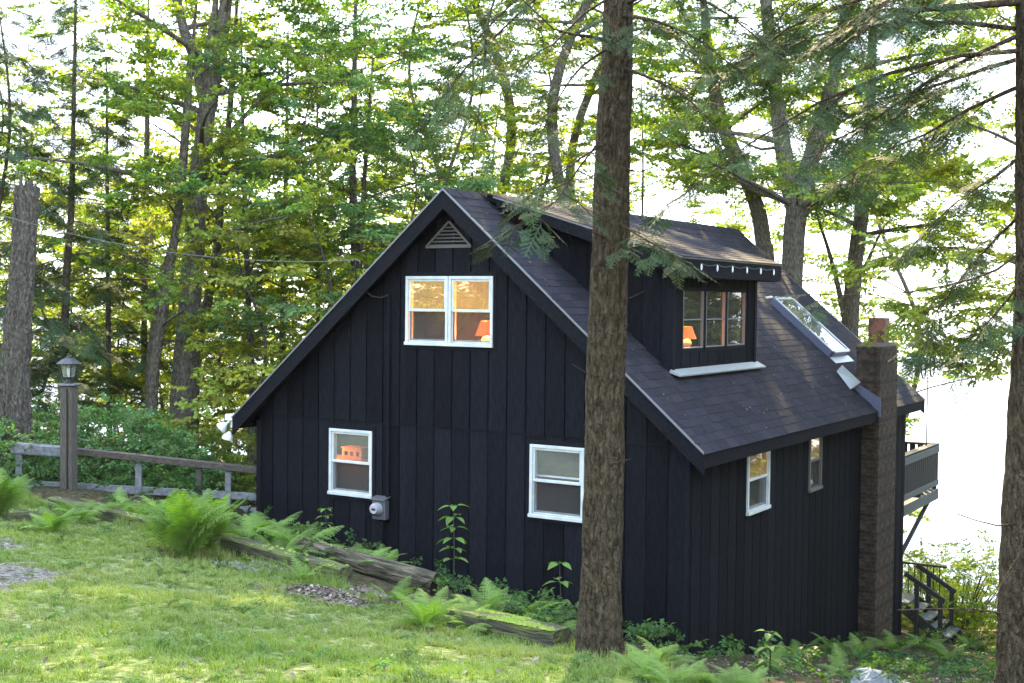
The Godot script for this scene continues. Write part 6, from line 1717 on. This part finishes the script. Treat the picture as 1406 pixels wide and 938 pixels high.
func undergrowth() -> void:
	for k in 3:
		FR.append(frond_mesh(200 + k, 28, 1.0 + 0.15 * k))
	for k in 4:
		var t: float = [0.7, 0.85, 1.0, 1.15][k]
		var m: StandardMaterial3D = M.fern.duplicate()
		m.albedo_color = lin(0.18 * t, 0.28 * t, 0.07 * t)
		M["fern_%d" % k] = m
	for f in [
		["biggest fern clump, bushy and bright green, beside the walkway", Vector3(3.573, 0.122, 4.965), 46, 0.85, Color(1, 1, 1, 1), 0.95],
		["second fern growing into the back of the biggest clump", Vector3(3.108, 0.113, 4.735), 26, 0.8, Color(1, 1, 1, 1), 0.9],
		["fern at the right side of the biggest clump by the timber", Vector3(3.204, 0.055, 4.302), 22, 0.75, Color(1, 1, 1, 1), 0.85],
		["fern arching in at the left edge of the picture", Vector3(0.062, 0.174, 4.753), 26, 0.75, Color(1, 1, 1, 1), 0.9],
		["pale fern at the foot of the lamp post", Vector3(0.761, 0.102, 4.136), 16, 0.6, Color(1, 1, 1, 1), 0.45],
		["yellowing fern left of the first timber", Vector3(1.500, 0.186, 5.089), 14, 0.5, Color(1, 1, 1, 1), 0.45],
		["fern over the first timber near the lamp post", Vector3(0.543, 0.036, 3.427), 14, 0.6, Color(1, 1, 1, 1), 0.45],
		["fern between lamp post and biggest clump", Vector3(0.954, 0.012, 3.363), 12, 0.55, Color(1, 1, 1, 1), 0.45],
		["bright flat fern against the cabin's left corner", Vector3(3.116, -0.095, 3.233), 16, 0.68, Color(1, 1, 1, 1), 0.45],
		["fern right of the corner fern along the gable wall", Vector3(3.752, -0.115, 3.359), 16, 0.68, Color(1, 1, 1, 1), 0.45],
		["fern leaning over the near end of the log", Vector3(4.176, -0.168, 3.265), 14, 0.6, Color(1, 1, 1, 1), 0.45],
		["small fern in front of the second timber", Vector3(5.129, 0.033, 4.879), 8, 0.35, Color(1, 1, 1, 1), 0.45],
		["fern growing behind the log", Vector3(4.618, -0.288, 2.927), 10, 0.5, Color(1, 1, 1, 1), 0.45],
		["fern drooping over the middle of the log", Vector3(4.634, -0.191, 3.360), 10, 0.5, Color(1, 1, 1, 1), 0.45],
		["low fern in front of the log", Vector3(6.197, -0.063, 4.742), 8, 0.35, Color(1, 1, 1, 1), 0.45],
		["fern between the corner fern and the log", Vector3(3.865, -0.052, 3.805), 14, 0.6, Color(1, 1, 1, 1), 0.45],
		["leafy fern on the bank above the second timber", Vector3(3.108, -0.044, 3.542), 16, 0.65, Color(1, 1, 1, 1), 0.45],
		["bright fern at the sawn end of the log", Vector3(7.542, 0.131, 6.068), 20, 0.5, Color(1, 1, 1, 1), 0.6],
		["smaller bright fern right of the sawn log end", Vector3(7.591, 0.020, 5.525), 10, 0.42, Color(1, 1, 1, 1), 0.45],
		["dark fern behind the mossy timber", Vector3(6.662, -0.328, 3.784), 12, 0.5, Color(1, 1, 1, 1), 0.45],
		["blue green fern behind the mossy timber near the trunk", Vector3(6.998, -0.410, 3.604), 12, 0.5, Color(1, 1, 1, 1), 0.45],
		["fern left of the hemlock's foot", Vector3(7.535, -0.366, 3.929), 10, 0.5, Color(1, 1, 1, 1), 0.45],
		["fern right of the hemlock's foot", Vector3(9.897, 0.301, 6.749), 16, 0.32, Color(1, 1, 1, 1), 0.45],
		["fern at the bottom edge right of the hemlock", Vector3(10.248, 0.354, 7.024), 18, 0.32, Color(1, 1, 1, 1), 0.45],
		["fern at the bottom edge below the cabin corner", Vector3(10.388, 0.259, 6.660), 18, 0.32, Color(1, 1, 1, 1), 0.45],
		["low fern at the bottom edge below the side wall", Vector3(10.517, 0.180, 6.372), 16, 0.34, Color(1, 1, 1, 1), 0.45],
		["fern tight against the cabin's near corner", Vector3(9.342, -0.072, 5.248), 14, 0.34, Color(1, 1, 1, 1), 0.45],
		["dark fern under the white framed side window", Vector3(8.928, -1.152, 1.385), 10, 0.45, Color(1, 1, 1, 1), 0.45],
		["dark fern at the foot of the side wall", Vector3(7.869, -2.092, -2.580), 9, 0.5, Color(1, 1, 1, 1), 0.45],
		["fern in shade left of the chimney foot", Vector3(7.694, -2.490, -4.643), 8, 0.5, Color(1, 1, 1, 1), 0.45],
		["fern in front of the chimney foot", Vector3(8.240, -2.449, -4.347), 9, 0.5, Color(1, 1, 1, 1), 0.45],
		["fern right of the chimney foot", Vector3(8.134, -2.877, -6.616), 9, 0.55, Color(1, 1, 1, 1), 0.45],
		["fern below the lower stairs", Vector3(8.168, -3.231, -8.456), 10, 0.5, Color(1, 1, 1, 1), 0.45],
		["fern beyond the pale rock", Vector3(9.003, -2.950, -6.725), 10, 0.55, Color(1, 1, 1, 1), 0.45],
		["fern left of the pale rock", Vector3(9.323, -1.476, -0.021), 10, 0.45, Color(1, 1, 1, 1), 0.45],
		["fern right of the pale rock", Vector3(9.396, -2.101, -2.793), 9, 0.5, Color(1, 1, 1, 1), 0.45],
		["fern below the bright shrub", Vector3(8.373, -3.804, -11.099), 9, 0.5, Color(1, 1, 1, 1), 0.45]]:
		fern(f[0], f[1], f[2], f[3], f[4], f[5])
	for s in [["tall young sapling with broad leaves in front of the gable wall", Vector3(5.641, -0.462, 2.866), 1.05, 6, 0.17], ["small sapling near the hemlock trunk below the right window", Vector3(6.649, -0.820, 2.165), 0.75, 3, 0.17], ["short sapling with upright leaves near the left end of the log", Vector3(3.820, -0.224, 2.945), 0.62, 5, 0.09], ["little seedling at the foot of the side wall", Vector3(9.782, -0.494, 3.841), 0.45, 3, 0.12]]:
		sapling(s[0], s[1], s[2], s[3], s[4])
	for s in [
		["large dense dark green bush behind the railing", Vector3(-3.086, -0.341, 0.137), Vector3(1.500, 1.450, 1.200), 760, Color(0.16, 0.26, 0.11), "small_leaf", 1],
		["dense bush behind the lamp post under the dead trunk", Vector3(-4.655, -0.356, 0.520), Vector3(1.300, 1.500, 1.000), 560, Color(0.16, 0.26, 0.11), "small_leaf", 1],
		["bush behind the long brown rail near the cabin corner", Vector3(-2.780, -0.470, -0.631), Vector3(1.000, 0.950, 0.900), 360, Color(0.16, 0.26, 0.11), "small_leaf", 1],
		["bright leafy bush behind the rail beside the eave", Vector3(-2.462, -0.700, -1.983), Vector3(1.000, 1.300, 0.900), 220, Color(0.19, 0.24, 0.05), "broad_0", 0.6],
		["low bush at the far left behind the fern", Vector3(-3.605, -0.020, 2.218), Vector3(0.800, 1.000, 0.800), 260, Color(0.16, 0.26, 0.11), "small_leaf", 1],
		["bright yellow green bush beside the lower stairs", Vector3(7.880, -4.176, -12.928), Vector3(1.500, 2.100, 1.300), 760, Color(0.27, 0.31, 0.06), "broad_1", 0.55],
		["smaller bright bush below the balcony by the lake", Vector3(6.496, -4.889, -16.749), Vector3(1.200, 1.700, 1.000), 360, Color(0.25, 0.29, 0.06), "broad_2", 0.5],
		["loose dark sprig bush against the bright water", Vector3(6.845, -4.984, -17.005), Vector3(0.800, 2.000, 0.700), 60, Color(0.07, 0.11, 0.03), "broad_0", 0.5]]:
		shrub("shrub", s[0], s[1], s[2], s[3], s[4], s[5], s[6])
	# grass: tufts of blades on the lawn
	var g := RandomNumberGenerator.new()
	g.seed = 5
	var mb := MB.new()
	for k in 22:
		var a := g.randf_range(0, TAU)
		var p := Vector3(cos(a), 0, sin(a)) * g.randf_range(0.0, 0.055)
		var h := g.randf_range(0.022, 0.065)
		var ld := Vector3(g.randf_range(-1, 1), 0, g.randf_range(-1, 1)).normalized()
		var w := ld.cross(Vector3.UP) * 0.0028
		var t := g.randf_range(0.75, 1.25)
		mb.col = Color(t * g.randf_range(0.9, 1.25), t, t)
		var m1 := p + Vector3(0, h * 0.6, 0) + ld * h * 0.18
		var tip := p + Vector3(0, h, 0) + ld * h * g.randf_range(0.4, 1.0)
		mb.quad(p - w, p + w, m1 + w * 0.8, m1 - w * 0.8)
		mb.tri(m1 - w * 0.8, m1 + w * 0.8, tip)
	var xs := []
	var cs := PackedColorArray()
	var k := 0
	while k < 26000:
		k += 1
		var x := rr(-4.5, 12.5)
		var z := rr(3.0, 13.0)
		var share := lawn_share(x, z)
		if share < 0.3 or gravel_share(x, z) > rr(0.15, 0.7):
			continue
		# only the ground in front of the lens
		var ex := x - cam_at.x
		var ez := z - cam_at.z
		var fw := -ex * 0.525 - ez * 0.851
		var sd := ex * 0.851 - ez * 0.525
		if fw < 5.0 or absf(sd) > fw * 0.47 + 0.6:
			continue
		var t := fn.get_noise_2d(x * 120, z * 120 + 900) * 0.5 + 0.5
		var t2 := fn.get_noise_2d(x * 30 + 300, z * 30) * 0.5 + 0.5
		if rng.randf() > 0.25 + t * 1.1:
			continue
		var y := ground_y(x, z) + fn.get_noise_2d(x * 60, z * 60) * 0.05 + fn.get_noise_2d(x * 300, z * 300) * 0.018
		var s := rr(0.6, 1.1) * (0.6 + t * 0.9)
		if absf(z - lawn_edge(x)) < 0.35:
			s *= rr(1.0, 2.2)
		xs.append(Transform3D(Basis(Vector3.UP, rr(0, TAU)) * Basis.from_scale(Vector3(1.0, s, 1.0) * rr(0.9, 1.2)), Vector3(x, y - 0.006, z)))
		var c := Color(0.15, 0.22, 0.05).lerp(Color(0.245, 0.275, 0.10), clampf(t2 * 1.5 - 0.3 + rr(-0.2, 0.2), 0, 1))
		cs.append(c)
	var gr := scatter("grass", mb.mesh(), xs, cs, M.grass_blade, null)
	tag(gr, "short green grass and moss of the lawn in the foreground", "grass")
	# clover, plantain and other weeds in the turf
	xs = []
	cs = PackedColorArray()
	for m in 3600:
		var x := rr(-3.0, 12.0)
		var z := rr(3.4, 12.0)
		if lawn_share(x, z) < 0.5 or fn.get_noise_2d(x * 75 + 40, z * 75 + 11) < rr(-0.1, 0.45):
			continue
		var y := ground_y(x, z) + fn.get_noise_2d(x * 60, z * 60) * 0.05 + fn.get_noise_2d(x * 300, z * 300) * 0.018
		add_spray(xs, cs, Vector3(x, y + rr(0.0, 0.02), z), Vector3(rr(-1, 1), rr(0.0, 0.5), rr(-1, 1)), 0.3, rr(0.25, 0.55), Color(0.12, 0.20, 0.06))
	tag(scatter("lawn_weeds", SP.small_leaf, xs, cs, M.near_leaf, null), "clover and other low broad-leaved weeds growing in the lawn", "weeds")
	# leaf litter and gravel
	mb = MB.new()
	leaf(mb, Vector3(-0.035, 0, 0), Vector3(1, 0.1, 0).normalized(), Vector3.UP, 0.075, 0.042)
	xs = []
	cs = PackedColorArray()
	for spot in [[Vector3(5.961, 0.073, 5.469), 0.5, 1500, true], [Vector3(5.980, -0.041, 4.874), 0.36, 700, true], [Vector3(5.662, 0.118, 5.651), 0.45, 250, false], [Vector3(8.068, 0.053, 5.793), 0.7, 120, false], [Vector3(8.500, 0.000, -1.500), 3, 500, false], [Vector3(9.500, 0.000, 1.000), 2.5, 300, false], [Vector3(-4.000, 0.000, -2.000), 5, 500, false], [Vector3(8.194, 0.666, 8.865), 2.5, 160, false]]:
		var c: Vector3 = spot[0]
		var heap: bool = spot[3]
		for m in int(spot[2]):
			var a := rr(0, TAU)
			var r: float = spot[1] * sqrt(rng.randf())
			var x: float = c.x + cos(a) * r
			var z: float = c.z + sin(a) * r * 0.8
			var y := ground_y(x, z) + fn.get_noise_2d(x * 60, z * 60) * 0.05 + fn.get_noise_2d(x * 300, z * 300) * 0.018 + rr(0.006, 0.02)
			if heap:
				y += 0.12 * maxf(0.0, 1.0 - r / spot[1]) * rr(0.5, 1.0)
			xs.append(Transform3D(Basis(Vector3(rr(-1, 1), rr(-1, 1), rr(-1, 1)).normalized(), rr(-1.0, 1.0)) * Basis(Vector3.UP, rr(0, TAU)) * Basis.from_scale(Vector3(1, 1, rr(0.5, 1.2)) * rr(0.35, 0.95)), Vector3(x, y, z)))
			cs.append(Color(0.11, 0.075, 0.055).lerp(Color(0.30, 0.25, 0.22), rng.randf()) * rr(0.6, 1.1))
	var leafm := mb.mesh()
	var li := scatter("leaf_litter", leafm, xs, cs, M.dead_leaf, null)
	tag(li, "dry brown fallen leaves heaped by the timbers and under the trees", "leaf litter")
	xs = []
	cs = PackedColorArray()
	for m in 5200:
		var x := rr(0.3, 5.0)
		var z := rr(5.0, 9.0)
		if gravel_share(x, z) < rr(0.05, 0.6):
			continue
		var y := ground_y(x, z) + fn.get_noise_2d(x * 60, z * 60) * 0.05 + fn.get_noise_2d(x * 300, z * 300) * 0.018
		xs.append(Transform3D(Basis(Vector3(rr(-1, 1), rr(-1, 1), rr(-1, 1)).normalized(), rr(0, 3)) * Basis.from_scale(Vector3(1, 0.7, 0.9) * rr(0.4, 1.2)), Vector3(x, y, z)))
		var t := rr(0.6, 1.1)
		cs.append(Color(0.22 * t, 0.20 * t, 0.18 * t))
	for m in 170:
		var x := rr(3.9, 4.5)
		var z := rr(4.3, 5.0)
		xs.append(Transform3D(Basis(Vector3(rr(-1, 1), rr(-1, 1), rr(-1, 1)).normalized(), rr(0, 3)) * Basis.from_scale(Vector3(1, 0.7, 0.9) * rr(0.6, 1.6)), Vector3(x, ground_y(x, z) + 0.01, z)))
		var t := rr(0.7, 1.2)
		cs.append(Color(0.18 * t, 0.18 * t, 0.19 * t))
	mb = MB.new()
	mb.lathe(Vector3(0, -0.010, 0), [[0.0, 0.0], [0.014, 0.003], [0.018, 0.010], [0.012, 0.018], [0.0, 0.021]], 6)
	var gv := scatter("gravel", mb.mesh(), xs, cs, M.stone, null)
	tag(gv, "pale gravel showing through the lawn at the left edge", "gravel")
	# needles and dry leaves lying on the roofs
	xs = []
	cs = PackedColorArray()
	for m in 420:
		var z := rr(-10.3, 0.1)
		var x := rr(3.7, 7.55)
		var on_dormer := z < -0.7 and z > -4.35 and x < 6.8
		if on_dormer and rng.randf() < 0.2 or not on_dormer and rng.randf() < 0.55:
			continue
		if not on_dormer and (x > 7.15 and z < -7.2 and z > -8.6 or x > 5.3 and x < 6.75 and z < -7.6 and z > -8.9 or z < -0.9 and z > -4.1 and x < 6.75):
			continue
		var y := (APEX + 0.03 - 0.300 * (x - W / 2) + 0.004) if on_dormer else roof_y(x) + 0.012
		var tilt := atan(0.300) if on_dormer else atan(SL)
		xs.append(Transform3D(Basis(Vector3.BACK, -tilt) * Basis(Vector3.UP, rr(0, TAU)) * Basis(Vector3.RIGHT, rr(-0.3, 0.3)) * Basis.from_scale(Vector3.ONE * rr(0.25, 0.75)), Vector3(x, y, z)))
		cs.append(Color(0.13, 0.085, 0.045).lerp(Color(0.26, 0.20, 0.11), rng.randf()))
	tag(scatter("roof_debris", leafm, xs, cs, M.dead_leaf, null), "fallen dry leaves and twigs lying on the shingles", "leaf litter")
	# low plants on the floor of the wood
	xs = []
	cs = PackedColorArray()
	for m in 5200:
		var x := rr(-16, 14)
		var z := rr(-16, 4.5)
		if x > -0.3 and x < W + 0.5 and z < 0.3 and z > -10.6 or z > lawn_edge(x) - 0.2:
			continue
		if fn.get_noise_2d(x * 45 + 70, z * 45) < rr(-0.3, 0.25):
			continue
		var y := ground_y(x, z) + fn.get_noise_2d(x * 60, z * 60) * 0.05
		add_spray(xs, cs, Vector3(x, y + rr(0.02, 0.22), z), Vector3(rr(-1, 1), rr(0.1, 0.8), rr(-1, 1)), 0.4, rr(0.5, 1.1), Color(0.065, 0.12, 0.035))
	var gc := scatter("ground_cover", SP.small_leaf, xs, cs, M.near_leaf, null)
	tag(gc, "low leafy plants covering the slope and the floor of the wood", "ground cover")

const cam_at := Vector3(13.806, 2.950, 14.886)
